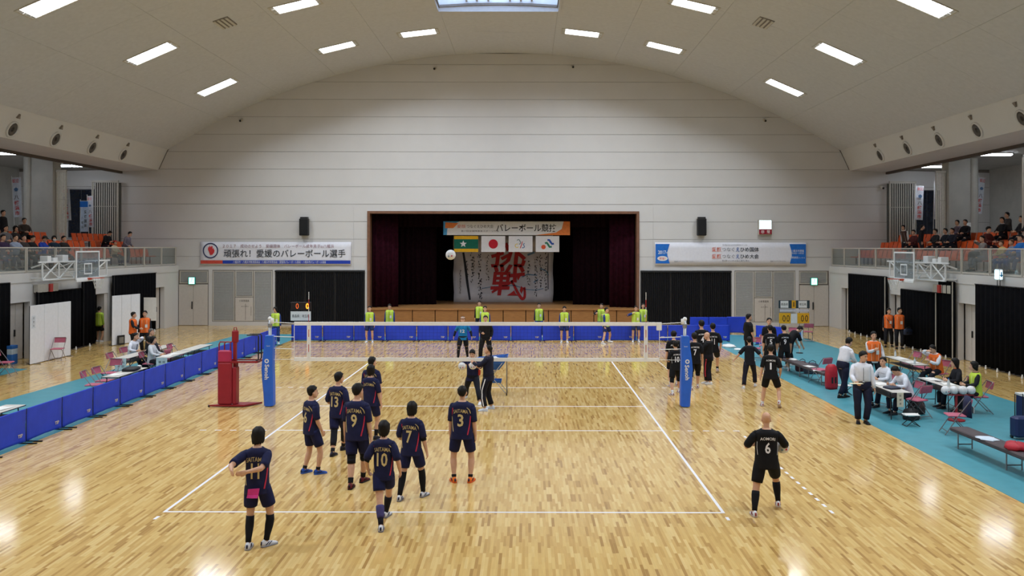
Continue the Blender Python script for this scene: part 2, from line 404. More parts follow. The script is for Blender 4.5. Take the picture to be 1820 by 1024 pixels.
# calligraphy backdrop
a = G(806, 537, ZS); YBK = a[1]; bx0, bx1 = a[0], G(983, 537, ZS)[0]; bz1 = AY(895, 418, YBK)[2]
t = thing('calligraphy_hanging', 'large white paper hanging with red and black brush calligraphy on stage', 'hanging', ((bx0+bx1)/2, YBK, ZS)); bw = (bx1-bx0)/2; bh = bz1-ZS
pp = MB(); K = 24
rows = [[(-bw+2*bw*i/K+.03*math.sin(z*3+i), .02*math.sin(i*.9+z), z) for i in range(K+1)]+[(-bw+2*bw*i/K+.03*math.sin(z*3+i), .02*math.sin(i*.9+z)+.012, z) for i in range(K, -1, -1)] for z in np.linspace(0, bh, 8)]
pp.loft(rows); pp.build('paper', mat('rice_paper', (205, 200, 200), .9, .06, 1.5), t, True)
def bpt(px, py): p = AY(px, py, YBK-.04); return np.array([p[0]-(bx0+bx1)/2, -.035, p[2]-ZS])
M_red = mat('red_ink', (178, 32, 32), .7, .1); M_ink = mat('black_ink', (38, 38, 42), .7); M_blueink = mat('blue_ink', (110, 140, 165), .8, .15)
b = MB()
def smooth(pts, n=4):
    P = [np.array(p, float) for p in pts]; out = []
    for i in range(len(P)-1):
        a, b_, c, d = P[max(i-1, 0)], P[i], P[i+1], P[min(i+2, len(P)-1)]
        for k in range(n):
            t_ = k/n; out.append(.5*(2*b_+(c-a)*t_+(2*a-5*b_+4*c-d)*t_*t_+(3*b_-a-3*c+d)*t_**3))
    return [tuple(x) for x in out]+[tuple(P[-1])]
sc7 = lambda pts: [bpt(800+x/6.4, 380+y/6.4) for x, y in pts]
def stroke(b, pts, r, amt=.5):                 # brush stroke, flat and a few mm proud
    P = sc7(pts); n = len(P)
    rr = [r*(.75+.5*math.sin(math.pi*(i+.7)/(n+.4))) for i in range(n)]
    L, Rr = [], []
    for i in range(n):
        d = P[min(i+1, n-1)]-P[max(i-1, 0)]; d /= np.linalg.norm(d)+1e-9; s = np.array([-d[2], 0, d[0]])
        L.append(P[i]+s*rr[i]); Rr.append(P[i]-s*rr[i])
    vs = L+Rr; k = len(vs); vs = vs+[v+np.array([0, .008, 0]) for v in vs]
    fs = []
    for i in range(n-1): fs += [(i, i+1, n+i+1, n+i), (k+i, k+n+i, k+n+i+1, k+i+1), (i, k+i, k+i+1, i+1), (n+i, n+i+1, k+n+i+1, k+n+i)]
    fs += [(0, n, k+n, k), (n-1, k+n-1, k+2*n-1, 2*n-1)]
    b.add(vs, fs)
def glyph(b, ch, x0, x1, y0, y1, bold, shear=.0):
    v, f = text_fit(ch, 1., 1., bold); pts = []
    for u, w_ in v: pts.append(sc7([((x0+x1)/2+(u+shear*w_)*(x1-x0), (y0+y1)/2-w_*(y1-y0))])[0]+np.array([0, -.012, 0]))
    b.add(pts, f)
glyph(b, '挑', 468, 872, 290, 612, .018, .10); glyph(b, '戦', 470, 850, 575, 930, .018, .12)
stroke(b, smooth([(700, 760), (760, 880), (815, 965), (848, 940), (845, 835)]), .07); stroke(b, smooth([(475, 895), (560, 842), (650, 805), (740, 745)]), .07)
b.build('red_characters', M_red, t)
b = MB(); stroke(b, [(150, 440), (170, 570), (195, 780), (225, 980)], .06); stroke(b, [(1115, 450), (1112, 650), (1115, 860)], .02)
r_ = random.Random(3)
for x, y0, y1, sc in [(190, 540, 750, 1), (250, 450, 760, 1.1), (265, 500, 700, .8), (335, 450, 970, 1.1), (350, 740, 960, .9), (425, 470, 770, .9), (895, 540, 830, 1.1), (975, 480, 940, 1.), (1030, 470, 840, 1.), (1090, 450, 880, 1.), (115, 640, 900, .5)]:
    y = y0
    while y < y1:
        for _ in range(3):
            dx, dy = r_.uniform(-14, 14)*sc, r_.uniform(-6, 14)*sc; ax, ay = r_.uniform(-12, 12)*sc, r_.uniform(-8, 16)*sc
            stroke(b, [(x+dx, y+dy), (x+dx+ax*.6, y+dy+ay*.8), (x+dx+ax, y+dy+ay+4)], .012*sc+.004)
        y += 34*sc
b.build('black_characters', M_ink, t, kind='stuff')
b = MB(); stroke(b, [(360, 850), (480, 830), (600, 820), (740, 815), (860, 860), (980, 870), (1060, 850)], .02); stroke(b, [(820, 720), (880, 690), (990, 700)], .03); stroke(b, [(950, 780), (1000, 750)], .03); stroke(b, [(1020, 620), (1090, 650), (1120, 700)], .03); stroke(b, [(880, 470), (960, 440)], .05)
b.build('blue_brush_marks', M_blueink, t)
MB().bar((-bw-.1, .01, bh+.02), (bw+.1, .01, bh+.02), .025).build('top_batten', M_blackmetal, t)

# title banner and four flags hung over the stage front
YF = 24.4
def rect(px0, py0, px1, py1, Y): a, b = AY(px0, py0, Y), AY(px1, py1, Y); return (a[0]+b[0])/2, (a[2]+b[2])/2, abs(b[0]-a[0])/2, abs(a[2]-b[2])/2
cx, cz, hw, hh = rect(788, 393.5, 1013, 418, YF)
t = thing('title_banner', 'long white title banner with black lettering hung over the stage flags', 'banner', (cx, YF, cz))
MB().rbox(-hw, hw, -.012, .012, -hh, hh, .004).build('cloth', mat('banner_cloth', (224, 222, 222), .8, .02), t)
M_sky = mat('banner_blue', (70, 150, 200), .7); M_orange = mat('banner_orange', (228, 128, 62), .7); M_txt = mat('lettering_black', (26, 26, 30), .6); M_pinkt = mat('lettering_salmon', (222, 120, 100), .6)
f2 = lambda u, v, d: (u, d, v)
MB().prism([(-hw, -hh), (-hw+.2, -hh), (-hw+.22, -.05), (-hw+.32, .1), (-hw+.9, hh), (-hw, hh)], -.016, -.012, f2).build('blue_corner', M_sky, t)
MB().prism([(-hw+.1, 0), (-hw+.55, 0), (-hw+.85, hh*.75), (-hw+.12, hh*.85)], -.019, -.016, f2).build('orange_patch', M_orange, t)
MB().prism([(hw*.46, -hh), (hw, -hh), (hw, hh), (hw*.9, hh), (hw*.87, -hh*.1), (hw*.78, -hh*.62)], -.016, -.012, f2).build('orange_corner', M_orange, t)
b = MB(); flat_text(b, 'バレーボール競技', (.31*hw, -.018, hh*.05), w=hw*.95, h=hh*1.15, bold=.012); flat_text(b, 'つなぐえひめ大会', (-.42*hw, -.018, .1), w=hw*.42, h=hh*.5)
flat_text(b, '第17回全国障害者スポーツ大会', (-.42*hw, -.018, -.42*hh), w=hw*.6, h=.09); b.build('lettering', M_txt, t, kind='stuff')
b = MB(); flat_text(b, '愛顔', (-.715*hw, -.018, .1), w=hw*.13, h=hh*.52); b.build('salmon_lettering', M_pinkt, t, kind='stuff')
YFl = YF+.05
M_flag = mat('flag_white', (226, 224, 226), .8, .02)
def flag(px0, px1, label):
    cx, cz, hw, hh = rect(px0, 419.5, px1, 448, YFl)
    t = thing('flag', label, 'flag', (cx, YFl, cz), group='flags hung over the stage'); MB().rbox(-hw, hw, -.008, .008, -hh, hh, .003).build('cloth', M_flag, t); return t, hw, hh
t, hw, hh = flag(807, 850, 'green flag with yellow borders and a white star, leftmost over the stage')
MB().box(-hw, hw, -.012, -.008, hh*.6, hh).box(-hw, hw, -.012, -.008, -hh, -hh*.6).build('yellow_border', mat('flag_yellow', (222, 170, 30), .8), t)
MB().box(-hw, hw, -.012, -.008, -hh*.6, hh*.6).build('green_field', mat('flag_green', (10, 100, 80), .8), t)
star = [((.2 if k % 2 == 0 else .085)*math.sin(k*math.pi/5)-.16, (.2 if k % 2 == 0 else .085)*math.cos(k*math.pi/5)) for k in range(10)]
MB().prism(star, -.016, -.012, f2).build('white_star', M_flag, t)
t, hw, hh = flag(855.5, 898, 'white flag with a red disc over the stage')
MB().prism([(.26*math.cos(k*math.pi/16), .26*math.sin(k*math.pi/16)) for k in range(32)], -.012, -.008, f2).build('red_disc', mat('flag_red', (190, 25, 45), .8), t)
t, hw, hh = flag(904, 946.5, 'white flag with a coloured figure emblem over the stage')
def curve2(b, pts, r, d0=-.012, d1=-.008):
    P = [np.array(p, float) for p in pts]; n = len(P); L, R = [], []
    for i in range(n):
        d = P[min(i+1, n-1)]-P[max(i-1, 0)]; d /= np.linalg.norm(d); s = np.array([-d[1], d[0]]); L.append(P[i]+s*r); R.append(P[i]-s*r)
    return b.prism([tuple(x) for x in L]+[tuple(x) for x in R[::-1]], d0, d1, f2)
arc = lambda cx, cy, r, a0, a1, n=9: [(cx+r*math.cos(math.radians(a0+(a1-a0)*i/(n-1))), cy+r*math.sin(math.radians(a0+(a1-a0)*i/(n-1)))) for i in range(n)]
curve2(MB(), [(-.2, .2), (-.12, .25), (-.06, .22)]+arc(-.1, .08, .1, 50, -80), .022).build('emblem_grey', mat('emblem_grey', (110, 130, 125), .8), t)
curve2(MB(), arc(-.2, -.1, .1, 60, 320), .022).build('emblem_yellow', mat('emblem_yellow', (225, 200, 110), .8), t)
curve2(MB(), [(.1, .14), (.06, -.02), (-.02, -.24)], .022).build('emblem_red', mat('emblem_red', (205, 50, 60), .8), t)
curve2(MB(), [(.22, .04), (.14, -.04), (.2, -.1), (.22, -.17), (.14, -.22), (.08, -.2)], .022).build('emblem_blue', mat('emblem_blue', (60, 110, 160), .8), t)
t, hw, hh = flag(952, 994, 'white flag with orange disc and green and blue waves, rightmost over the stage')
MB().prism([(-.22+.125*math.cos(k*math.pi/12), -.17+.125*math.sin(k*math.pi/12)) for k in range(24)], -.012, -.008, f2).build('orange_disc', mat('flag_orange', (222, 90, 50), .8), t)
curve2(MB(), [(-.14, .04), (-.04, .07), (.04, -.04), (.12, -.17), (.24, -.15)], .055).build('green_wave', mat('wave_green', (45, 125, 95), .8), t)
curve2(MB(), [(.0, .22), (.1, .22), (.18, .1), (.26, .0), (.36, .02)], .055).build('blue_wave', mat('wave_blue', (45, 80, 165), .8), t)
t = thing('flag_batten', 'thin black batten carrying flags above the stage', 'batten', (0, YFl, AY(900, 418.5, YFl)[2])); MB().bar((-3.2, .05, .02), (3.2, .05, .02), .02).build('pipe', M_blackmetal, t)
for x in (-3, 0, 3): MB().bar((x, .05, .02), (x, .05, 1.2), .006, 4).build('cable', M_blackmetal, t)

# wall banners
cx, cz, hw, hh = rect(356, 430, 624, 471, YW-.05)
t = thing('wall_banner', 'white cheering banner with flame emblem left of the stage', 'banner', (cx, YW-.05, cz))
def cloth(t, hw, hh, m):
    K = 30; rows = []
    for z in np.linspace(-hh, hh, 5):
        wav = lambda i: .012*math.sin(i*1.3+z*4)-.012
        rows.append([(-hw+2*hw*i/K, wav(i), z) for i in range(K+1)]+[(-hw+2*hw*i/K, wav(i)+.01, z) for i in range(K, -1, -1)])
    MB().loft(rows).build('cloth', m, t, True)
M_ban = mat('banner_white', (222, 221, 228), .7, .02)
cloth(t, hw, hh, M_ban)
D0, D1 = -.034, -.028
MB().box(-hw+.03, -hw+1.22, D0, D1, -hh+.06, -hh+.24).build('red_bar', mat('banner_red', (200, 75, 60), .7), t)
MB().box(-hw+1.22, hw-.03, D0, D1, -hh+.06, -hh+.24).build('blue_bar', mat('banner_navy_blue', (30, 60, 165), .7), t)
ring = MB(); ex, ez, er = AY(374.5, 445.5, YW-.05)[0]-cx, AY(374.5, 445.5, YW-.05)[2]-cz, .36
N = 28; ring.loft([[(ex+r*math.cos(k*2*math.pi/N), d, ez+r*math.sin(k*2*math.pi/N)) for k in range(N)] for r, d in ((er, D0), (er+.055, D0), (er+.055, D1), (er, D1), (er, D0))], cap=False)
ring.build('emblem_ring', mat('emblem_navy', (28, 44, 92), .7), t)
fl = [(-.02, -.24), (.1, -.22), (.2, -.1), (.22, .02), (.16, .1), (.19, .16), (.1, .1), (.12, .2), (.06, .28), (.02, .18), (-.04, .28), (-.08, .16), (-.12, .22), (-.14, .06), (-.08, -.06)]
MB().prism([(ex+u, ez+v) for u, v in fl], D0, D1, f2).build('emblem_flame', mat('emblem_flame', (205, 55, 60), .7), t)
def tpos(px, py, t_=None): p = AY(px, py, YW-.05); return (p[0]-cx, D0-.001, p[2]-cz)
pw = (AY(500, 450, YW)[0]-AY(400, 450, YW)[0])/100
b = MB(); flat_text(b, '頑張れ！愛媛のバレーボール選手', tpos(506, 450.5), w=216*pw, h=14*pw, bold=.006); b.build('lettering', mat('lettering_grey_black', (44, 50, 58), .6), t, kind='stuff')
b = MB(); flat_text(b, '２０１７　成功させよう　愛媛国体　バレーボール成年男子in八幡浜', tpos(495, 437.5), w=197*pw, h=6.5*pw); b.build('small_lettering', mat('lettering_mauve', (150, 110, 120), .6), t, kind='stuff')
b = MB(); flat_text(b, '八幡浜市・八幡浜市教育委員会・八幡浜市体育協会・愛媛県バレーボール協会・八幡浜市バレーボール協会', tpos(497, 465.8), w=165*pw, h=4.6*pw); b.build('white_lettering', M_white, t, kind='stuff')
cx, cz, hw, hh = rect(1164, 431, 1433, 472, YW-.05)
t = thing('wall_banner', 'white banner with blue ends and coloured lettering right of the stage', 'banner', (cx, YW-.05, cz))
cloth(t, hw, hh, M_ban)
M_bb = mat('banner_bright_blue', (25, 105, 195), .7)
e1 = 26*pw; MB().prism([(-hw+.03, -hh+.1), (-hw+e1, -hh+.1), (-hw+e1-.12, -.1), (-hw+e1-.13, .1), (-hw+e1, hh-.08), (-hw+.03, hh-.08)], D0, D1, f2).build('blue_end', M_bb, t)
MB().prism([(hw-.03, -hh+.1), (hw-.03, hh-.08), (hw-e1-.12, hh-.08), (hw-e1, .1), (hw-e1, -.1), (hw-e1-.1, -hh+.1)], D0, D1, f2).build('blue_end', M_bb, t)
b = MB(); flat_text(b, '2017', tpos(1176.5, 448.5), w=14*pw, h=6.3*pw, bold=.01); flat_text(b, '年', tpos(1185, 449.5), h=3*pw); flat_text(b, '八幡浜市開催', tpos(1417, 446), w=23*pw, h=4.6*pw); flat_text(b, '9月30日～10月3日', tpos(1417, 450.3), w=22*pw, h=3*pw); flat_text(b, '開催競技', tpos(1412.5, 457.8), w=12*pw, h=4*pw); flat_text(b, 'バレーボール', tpos(1424.5, 458.2), w=11*pw, h=2.6*pw); b.build('white_lettering', M_white, t, kind='stuff')
pc = tpos(1177.3, 459.5)
MB().prism([(pc[0]+.28*math.cos(k*math.pi/10), pc[2]+.13*math.sin(k*math.pi/10)) for k in range(20)], D0-.004, D0, f2).build('white_oval', M_white, t)
b = MB(); flat_text(b, '開催！', (pc[0], D0-.006, pc[2]), w=11*pw, h=4.4*pw); b.build('red_lettering', mat('lettering_red', (200, 50, 60), .6), t, kind='stuff')
b = MB(); b2 = MB(); b3 = MB(); b4 = MB()
for y, wd in ((443.5, '国体'), (455.8, '大会')):
    flat_text(b, '愛顔', tpos(1273.5, y), w=16.5*pw, h=8*pw, bold=.008); flat_text(b2, 'つなぐ', tpos(1294.5, y), w=22*pw, h=7*pw)
    flat_text(b4, 'え', tpos(1311, y), w=6.5*pw, h=7.6*pw, bold=.008); flat_text(b3, 'ひめ'+wd, tpos(1332, y), w=33*pw, h=8*pw, bold=.008)
flat_text(b2, '第72回国民体育大会 第17回全国障害者スポーツ大会', tpos(1306, 435.5), w=44*pw, h=2.2*pw); flat_text(b2, '君は風 いしづちを駆け 瀬戸に舞え', tpos(1307, 463.5), w=48*pw, h=3.2*pw)
flat_text(b2, '愛媛県イメージアップキャラクター', tpos(1216, 465), w=36*pw, h=2.4*pw); flat_text(b2, '愛媛県イメージアップキャラクター', tpos(1383, 464.5), w=28*pw, h=2.4*pw)
b.build('salmon_lettering', M_pinkt, t, kind='stuff'); b2.build('grey_lettering', mat('lettering_grey', (120, 125, 135), .6), t, kind='stuff'); b3.build('black_lettering', mat('lettering_slate', (40, 48, 62), .6), t, kind='stuff'); b4.build('blue_lettering', mat('lettering_blue', (40, 90, 170), .6), t, kind='stuff')

# loudspeakers, lit panel, small wall fixtures
for px, lab in ((542.5, 'black loudspeaker on the end wall above the left banner'), (1245.5, 'black loudspeaker on the end wall above the right banner')):
    p = AY(px, 402.5, YW); t = thing('loudspeaker', lab, 'loudspeaker', (p[0], YW, p[2]))
    MB().rbox(-.24, .24, -.36, -.06, -.5, .42, .03).build('cabinet', mat('black_plastic', (28, 28, 30), .5), t)
    MB().rbox(-.2, .2, -.375, -.355, -.45, .37, .01).build('grille', mat('black_mesh', (18, 18, 20), .8, .2, 60), t)
    MB().box(-.06, .06, -.08, 0, -.2, .48).box(-.2, .2, -.3, -.06, .42, .5).build('bracket', M_blackmetal, t)
p = AY(1358.5, 404, YW); t = thing('lit_wall_sign', 'lit white signal panel with red strip on the end wall', 'sign', (p[0], YW, p[2]))
MB().rbox(-.36, .36, -.2, 0, -.42, .42, .03).build('housing', M_beige, t)
MB().rbox(-.32, .32, -.22, -.2, -.1, .36, .01).build('lit_face', emis('lit_sign', (225, 250, 255), 2.2), t)
MB().rbox(-.34, .34, -.22, -.2, -.38, -.12, .008).build('red_strip', mat('sign_red', (150, 20, 45), .5), t)
b = MB(); flat_text(b, '非', (-.15, -.222, -.25), h=.19, bold=.01); flat_text(b, '常', (.16, -.222, -.25), h=.19, bold=.01); b.build('lettering', M_white, t, kind='stuff')
b = MB(); b.beam((-.08, -.222, -.06), (.03, -.222, .18), .05, .004); b.beam((.0, -.222, .02), (.04, -.222, -.08), .04, .004); b.build('figure', mat('sign_figure', (120, 160, 165), .5), t)
def camera_unit(p, lab):
    t = thing('wall_camera', lab, 'camera', p); MB().rbox(-.06, .06, -.08, 0, -.05, .05, .01).build('bracket', M_beige, t); MB().bar((0, -.05, -.02), (0, -.28, -.1), .07, 10).build('body', M_beige, t); MB().ball((0, -.29, -.1), .06).build('lens', M_blackmetal, t)
for px, py, lab in [(773, 121, 'small camera high on the end wall left of centre'), (1018, 118, 'small camera high on the end wall right of centre'), (430, 213, 'small camera on the end wall under the left curve of the ceiling'), (1358, 213, 'small camera on the end wall under the right curve of the ceiling')]:
    p = AY(px, py, YW); camera_unit((p[0], YW, p[2]), lab)
p = AY(1566, 332, YW); camera_unit((p[0], YW-.0, p[2]), 'black camera on the end wall beside the right gallery')

# ---- ceiling: vault of boards, skylight
SKX, SKY0, SKY1 = 2.6, 14.05, -16.
xb = [-18.1, -15.2, -12.1, -9., -5.85, -SKX+XC, SKX+XC, 5.97, 9.12, 12.22, 15.32, 18.22]
yb = [YW+.1, 18.5, SKY0, 10.6, 7.1, 3.7, .3, -3.1, -6.5, -9.9, -13, SKY1, -19.5, -22.8, YB-.1]
ceil = MB()
def vault_strip(b, x0, x1, y0, y1, off, thick, n=4):
    xs = np.linspace(x0, x1, n+1); nr = lambda x: np.array([(x-XC)/VR, 0, (vz(x)-VZ)/VR])
    lo = [np.array([x, 0, vz(x)])+nr(x)*off for x in xs]; hi = [np.array([x, 0, vz(x)])+nr(x)*(off+thick) for x in xs]
    return b.loft([[(q[0], y, q[2]) for q in lo+hi[::-1]] for y in (y0, y1)])
for i in range(len(xb)-1):
    for j in range(len(yb)-1):
        if i == 5 and SKY1 <= yb[j+1] and yb[j] <= SKY0: continue
        vault_strip(ceil, xb[i]-.05, xb[i+1]+.05, yb[j+1]-.05, yb[j]+.05, .03, .1)
ceiling = SETTING('ceiling', ceil, M_joint)
for i in range(len(xb)-1):
    for j in range(len(yb)-1):
        if i == 5 and SKY1 <= yb[j+1] and yb[j] <= SKY0: continue
        vault_strip(MB(), xb[i]+.004, xb[i+1]-.004, yb[j+1]+.004, yb[j]-.004, 0, .032).build('ceiling_panel', M_ceil, ceiling)
sk = SETTING('window_1', MB().box(XC-SKX-.1, XC-SKX, SKY1, SKY0, 14.5, 15.9).box(XC+SKX, XC+SKX+.1, SKY1, SKY0, 14.5, 15.9).box(XC-SKX, XC+SKX, SKY0, SKY0+.1, 14.5, 15.9).box(XC-SKX, XC+SKX, SKY1-.1, SKY1, 14.5, 15.9), M_ceil)
for x in [AY(q, 15, 13.)[0] for q in (826, 845, 866, 905.6, 925.5, 945.4)]: MB().box(x-.04, x+.04, SKY1, SKY0, 14.95, 15.1).build('window_frame', M_beige, sk)
y = SKY0-.5; blinds = MB()
while y > SKY1: blinds.add([(XC-SKX, y, 15.25), (XC+SKX, y, 15.25), (XC+SKX, y-.26, 15.33), (XC-SKX, y-.26, 15.33), (XC-SKX, y, 15.26), (XC+SKX, y, 15.26), (XC+SKX, y-.26, 15.34), (XC-SKX, y-.26, 15.34)], [(0, 1, 2, 3), (7, 6, 5, 4), (0, 4, 5, 1), (3, 2, 6, 7)]); y -= .3
blinds.build('blind_slats', mat('blind_slat', (150, 152, 160), .5), sk, kind='stuff')
MB().box(XC-SKX, XC+SKX, SKY1, SKY0, 15.7, 15.72).build('window_pane', emis('daylight_pane', (190, 214, 245), 6.), sk)

# ceiling lamps, 2 x 0.6 m, in a regular grid
M_lamp = emis('lamp_diffuser', (245, 250, 255), 7.)
rows = [(17.75, 'row nearest the end wall', 6), (10.75, 'second row from the end wall', 4), (3.8, 'third row from the end wall', 4), (-3.2, 'fourth row from the end wall', 4), (-10.2, 'fifth row from the end wall', 4), (-17.2, 'sixth row from the end wall', 4)]
LX = {6: [-13.55, -7.8, -3.9, 3.95, 7.9, 13.65], 4: [-13.55, -7.85, 7.9, 13.65]}
NM = {6: ['outermost left', 'second from left', 'third from left', 'third from right', 'second from right', 'outermost right'], 4: ['outermost left', 'inner left', 'inner right', 'outermost right']}
for y, rn, n in rows:
    for x, nm in zip(LX[n], NM[n]):
        th = math.asin((x-XC)/VR)
        t = thing('ceiling_lamp', 'bright white ceiling lamp, %s in the %s' % (nm, rn), 'lamp', (x, y, vz(x)), group='ceiling lamps of the hall'); t.rotation_euler = (0, th, 0)
        f = MB()
        for a in ((-1., -.95, -.5, .5), (.95, 1., -.5, .5), (-.95, .95, -.5, -.46), (-.95, .95, .46, .5)): f.box(a[0], a[1], a[2], a[3], -.035, .0)
        f.build('frame', M_beige, t)
        MB().box(-.95, .95, -.46, .46, -.012, -.0).build('diffuser', M_lamp, t)
        g = MB()
        for k in range(1, 12): g.box(-.95+k*.158-.006, -.95+k*.158+.006, -.46, .46, -.032, -.012)
        [g.box(-.95, .95, y_-.006, y_+.006, -.032, -.012) for y_ in (-.23, 0, .23)]; g.build('louvre_grid', M_white, t, kind='stuff')
        ld = bpy.data.lights.new('lamp_light', 'AREA'); ld.shape = 'RECTANGLE'; ld.size = 1.88; ld.size_y = .9; ld.energy = LAMP; ld.color = lin((238, 247, 255)); ld.spread = 2.4
        lo = bpy.data.objects.new('lamp_light', ld); COL.objects.link(lo); lo.parent = t; lo.location = (0, 0, -.04)
for px, py, lab in [(400, 40, 'grey slotted air vent on the left side of the ceiling'), (1357, 40, 'grey slotted air vent on the right side of the ceiling')]:
    p = VAULT(px, py); x = p[0]; t = thing('air_vent', lab, 'vent', (x, p[1], vz(x))); t.rotation_euler = (0, math.asin((x-XC)/VR), 0)
    MB().box(-.3, .3, -.55, .55, -.03, 0).build('backing', M_joint, t)
    for k in range(4): MB().box(-.3+k*.16, -.3+k*.16+.09, -.55, .55, -.06, -.03).build('slat', M_beige, t)

# ---- side beams (fascia) with air nozzles, soffits, galleries
def side(sx):
    sn = 'left' if sx < 0 else 'right'
    X = lambda x: XC+sx*x
    SETTING('trim_%d' % (2 if sx < 0 else 3), MB().prism([(X(18.68), 8.40), (X(18.15), 9.55), (X(18.6), 9.75), (X(20.75), 9.6), (X(20.75), 8.32)], YB, YW+.02, lambda u, v, d: (u, d, v)), M_wall)
    SETTING('trim_%d' % (4 if sx < 0 else 5), MB().box(*sorted((X(20.6), X(20.75))), YB, YW, 8.2, 8.42), mat('brown_rail', (84, 72, 64), .6))
    for k, y in enumerate([18.6, 15.67, 12.7, 9.75, 6.8]):
        if sx < 0 and k == 4: continue
        od = ['nearest the end wall', 'second from the end wall', 'third from the end wall', 'fourth from the end wall', 'fifth from the end wall'][k]
        t = thing('air_nozzle', 'round dark air nozzle on the %s beam, %s' % (sn, od), 'air nozzle', (X(18.515), y, 8.76), 0, 'air nozzles on the %s beam' % sn)
        t.rotation_euler = (0, (math.pi/2 if sx > 0 else -math.pi/2)-sx*.43, 0)
        MB().lathe([(.34, .0), (.34, -.05), (.28, -.07), (.26, -.02)], 20, cap=False).build('ring', M_wall, t, True)
        MB().lathe([(.27, -.03), (.18, -.05), (.1, -.03)], 20).build('nozzle', mat('dark_nozzle', (84, 78, 74), .6), t, True)
        h = MB(); q = [(-.09, -.08), (.09, -.08), (.0, .1)]
        h.loft([[((.55 if sx < 0 else -.55)+v, u, z) for u, v in q] for z in (0, -.08)]); h.build('eyelet', mat('beige_dark', (130, 120, 110), .6), t)
    # soffit and concourse ceiling, back wall, end
    SETTING('ceiling_gallery_%s' % sn, MB().box(*sorted((X(18.7), X(26.4))), YB, YW+.1, 8.46, 8.6), M_conc)
    SETTING('wall_gallery_%s' % sn, MB().box(*sorted((X(26.2), X(26.5))), YB, YW+.1, 2.9, 8.6), M_conc)
    st = MB()
    st.box(*sorted((X(17.55), X(19.4))), YB, YW, 2.9, 3.25); st.box(*sorted((X(17.95), X(19.4))), YB, YW, 3.25, 3.36); st.box(*sorted((X(19.4), X(20.35))), YB, YW, 2.9, 3.76); st.box(*sorted((X(20.35), X(21.4))), YB, YW, 2.9, 4.16); st.box(*sorted((X(21.4), X(26.4))), YB, YW, 2.9, 4.45)
    SETTING('floor_gallery_%s' % sn, st, M_wall)
    # lower wall with door niches
    wl = MB(); yd = [(7.95, 9.4), (13.95, 15.35), (19.9, 21.2)]
    def wall(y0, y1, z0, z1): wl.box(*sorted((X(17.58), X(17.8))), y0, y1, z0, z1)
    y = YB
    for a, b in yd: wall(y, a, 0, 2.9); wall(a, b, 2.17, 2.9); y = b
    wall(y, YW, 0, 2.9); wl.box(*sorted((X(19.0), X(19.2))), YB, YW, 0, 2.9)
    w_ = SETTING('wall_%s' % sn, wl, M_wall)
    for y in np.arange(-24, 22.9, 1.93):
        pass
    for (a, b), lab in zip(yd, ('a', 'b', 'c')):
        n = {'a': 3, 'b': 4, 'c': 5}[lab]+(0 if sx < 0 else 3)
        if sx < 0 and lab == 'b':      # this one stands open
            d = SETTING('door_%d' % n, MB().box(*sorted((X(17.62), X(17.95))), b-.28, b-.02, 0, 2.15), M_door)
            MB().box(*sorted((X(18.9), X(18.95))), a-.4, b+.4, 0, 2.4).build('opening_shade', M_dark, d)  # black sheet stands in for the darkness inside the open doorway
        else:
            d = SETTING('door_%d' % n, MB().box(*sorted((X(17.88), X(17.93))), a, b, 0, 2.17), M_joint)
            MB().rbox(*sorted((X(17.84), X(17.88))), a+.02, a+.95, .01, 2.14, .006).build('door_leaf', M_door, d)
            MB().rbox(*sorted((X(17.84), X(17.88))), a+.97, b-.02, .01, 2.14, .006).build('door_leaf', M_door, d)
            MB().box(*sorted((X(17.79), X(17.84))), a+.86, a+.9, .9, 1.15).build('door_handle', M_blackmetal, d)
    # railing
    t = thing('gallery_railing', 'glass panelled railing with beige posts along the %s gallery' % sn, 'railing', (X(17.66), 0, 3.25))
    ys = [22.75]+[21.0-1.955*k for k in range(15)]
    GL = glass('railing_glass', (226, 230, 228), .07, .10)
    for k, y in enumerate(ys):
        for dy in (-.05, .05): MB().box(-.025, .025, y+dy-.02, y+dy+.02, 0, .97).build('post', M_beige, t)
        if k: MB().box(-.006, .006, y+.08, ys[k-1]-.08, .1, .93).build('glass_pane', GL, t); MB().box(-.02, .02, y+.07, ys[k-1]-.07, .03, .09).build('bottom_rail', M_beige, t)
    MB().box(-.03, .03, ys[-1]-.1, ys[0]+.1, .94, .98).build('top_rail', M_beige, t)
    # pillars, lattice gates, windows at the end of the concourse
    for y in ((17.6, 10.6) if sx > 0 else (17.6, 10.6)):
        pl = MB().box(*sorted((X(21.18), X(22.2))), y-.35, y+.35, 4.1, 8.46); pl.tube([(X(22.36), y-.4, 4.45), (X(22.36), y-.4, 8.46)], .16, 14)
        od = 'nearest the end wall' if y > 12 else 'second from the end wall'
        tag(pl.build('pillar', M_conc), 'pale grey pillar with round pipe in the %s gallery, %s' % (sn, od), 'pillar', 'gallery pillars')
    def gate(x0, x1, y, z0, z1, lab):
        t = thing('lattice_gate', lab, 'gate', (X((x0+x1)/2), y, z0)); w_ = abs(x1-x0)/2; h = z1-z0
        MB().box(-w_, w_, -.05, .05, h-.1, h).box(-w_, -w_+.04, -.03, .03, 0, h).box(w_-.04, w_, -.03, .03, 0, h).box(-w_, w_, -.02, .02, h*.62, h*.62+.03).build('frame', M_beige, t)
        n = 12 if w_ > .5 else 6
        for k in range(n): x = -w_+.08+(2*w_-.16)*k/(n-1); MB().box(x-.018, x+.018, -.015, .015, 0, h-.1).build('bar', mat('gate_bar', (214, 210, 200), .5), t)
    gate(20.62, 22.05, 22.5, 4.1, 7.8, 'wide beige lattice gate beside the end wall in the %s gallery' % sn)
    gate(20.66, 21.16, 17.5, 4.16, 7.9, 'narrow folded lattice gate against the far pillar of the %s gallery' % sn)
    gate(20.66, 21.16, 10.5, 4.16, 7.9, 'narrow folded lattice gate against the near pillar of the %s gallery' % sn)
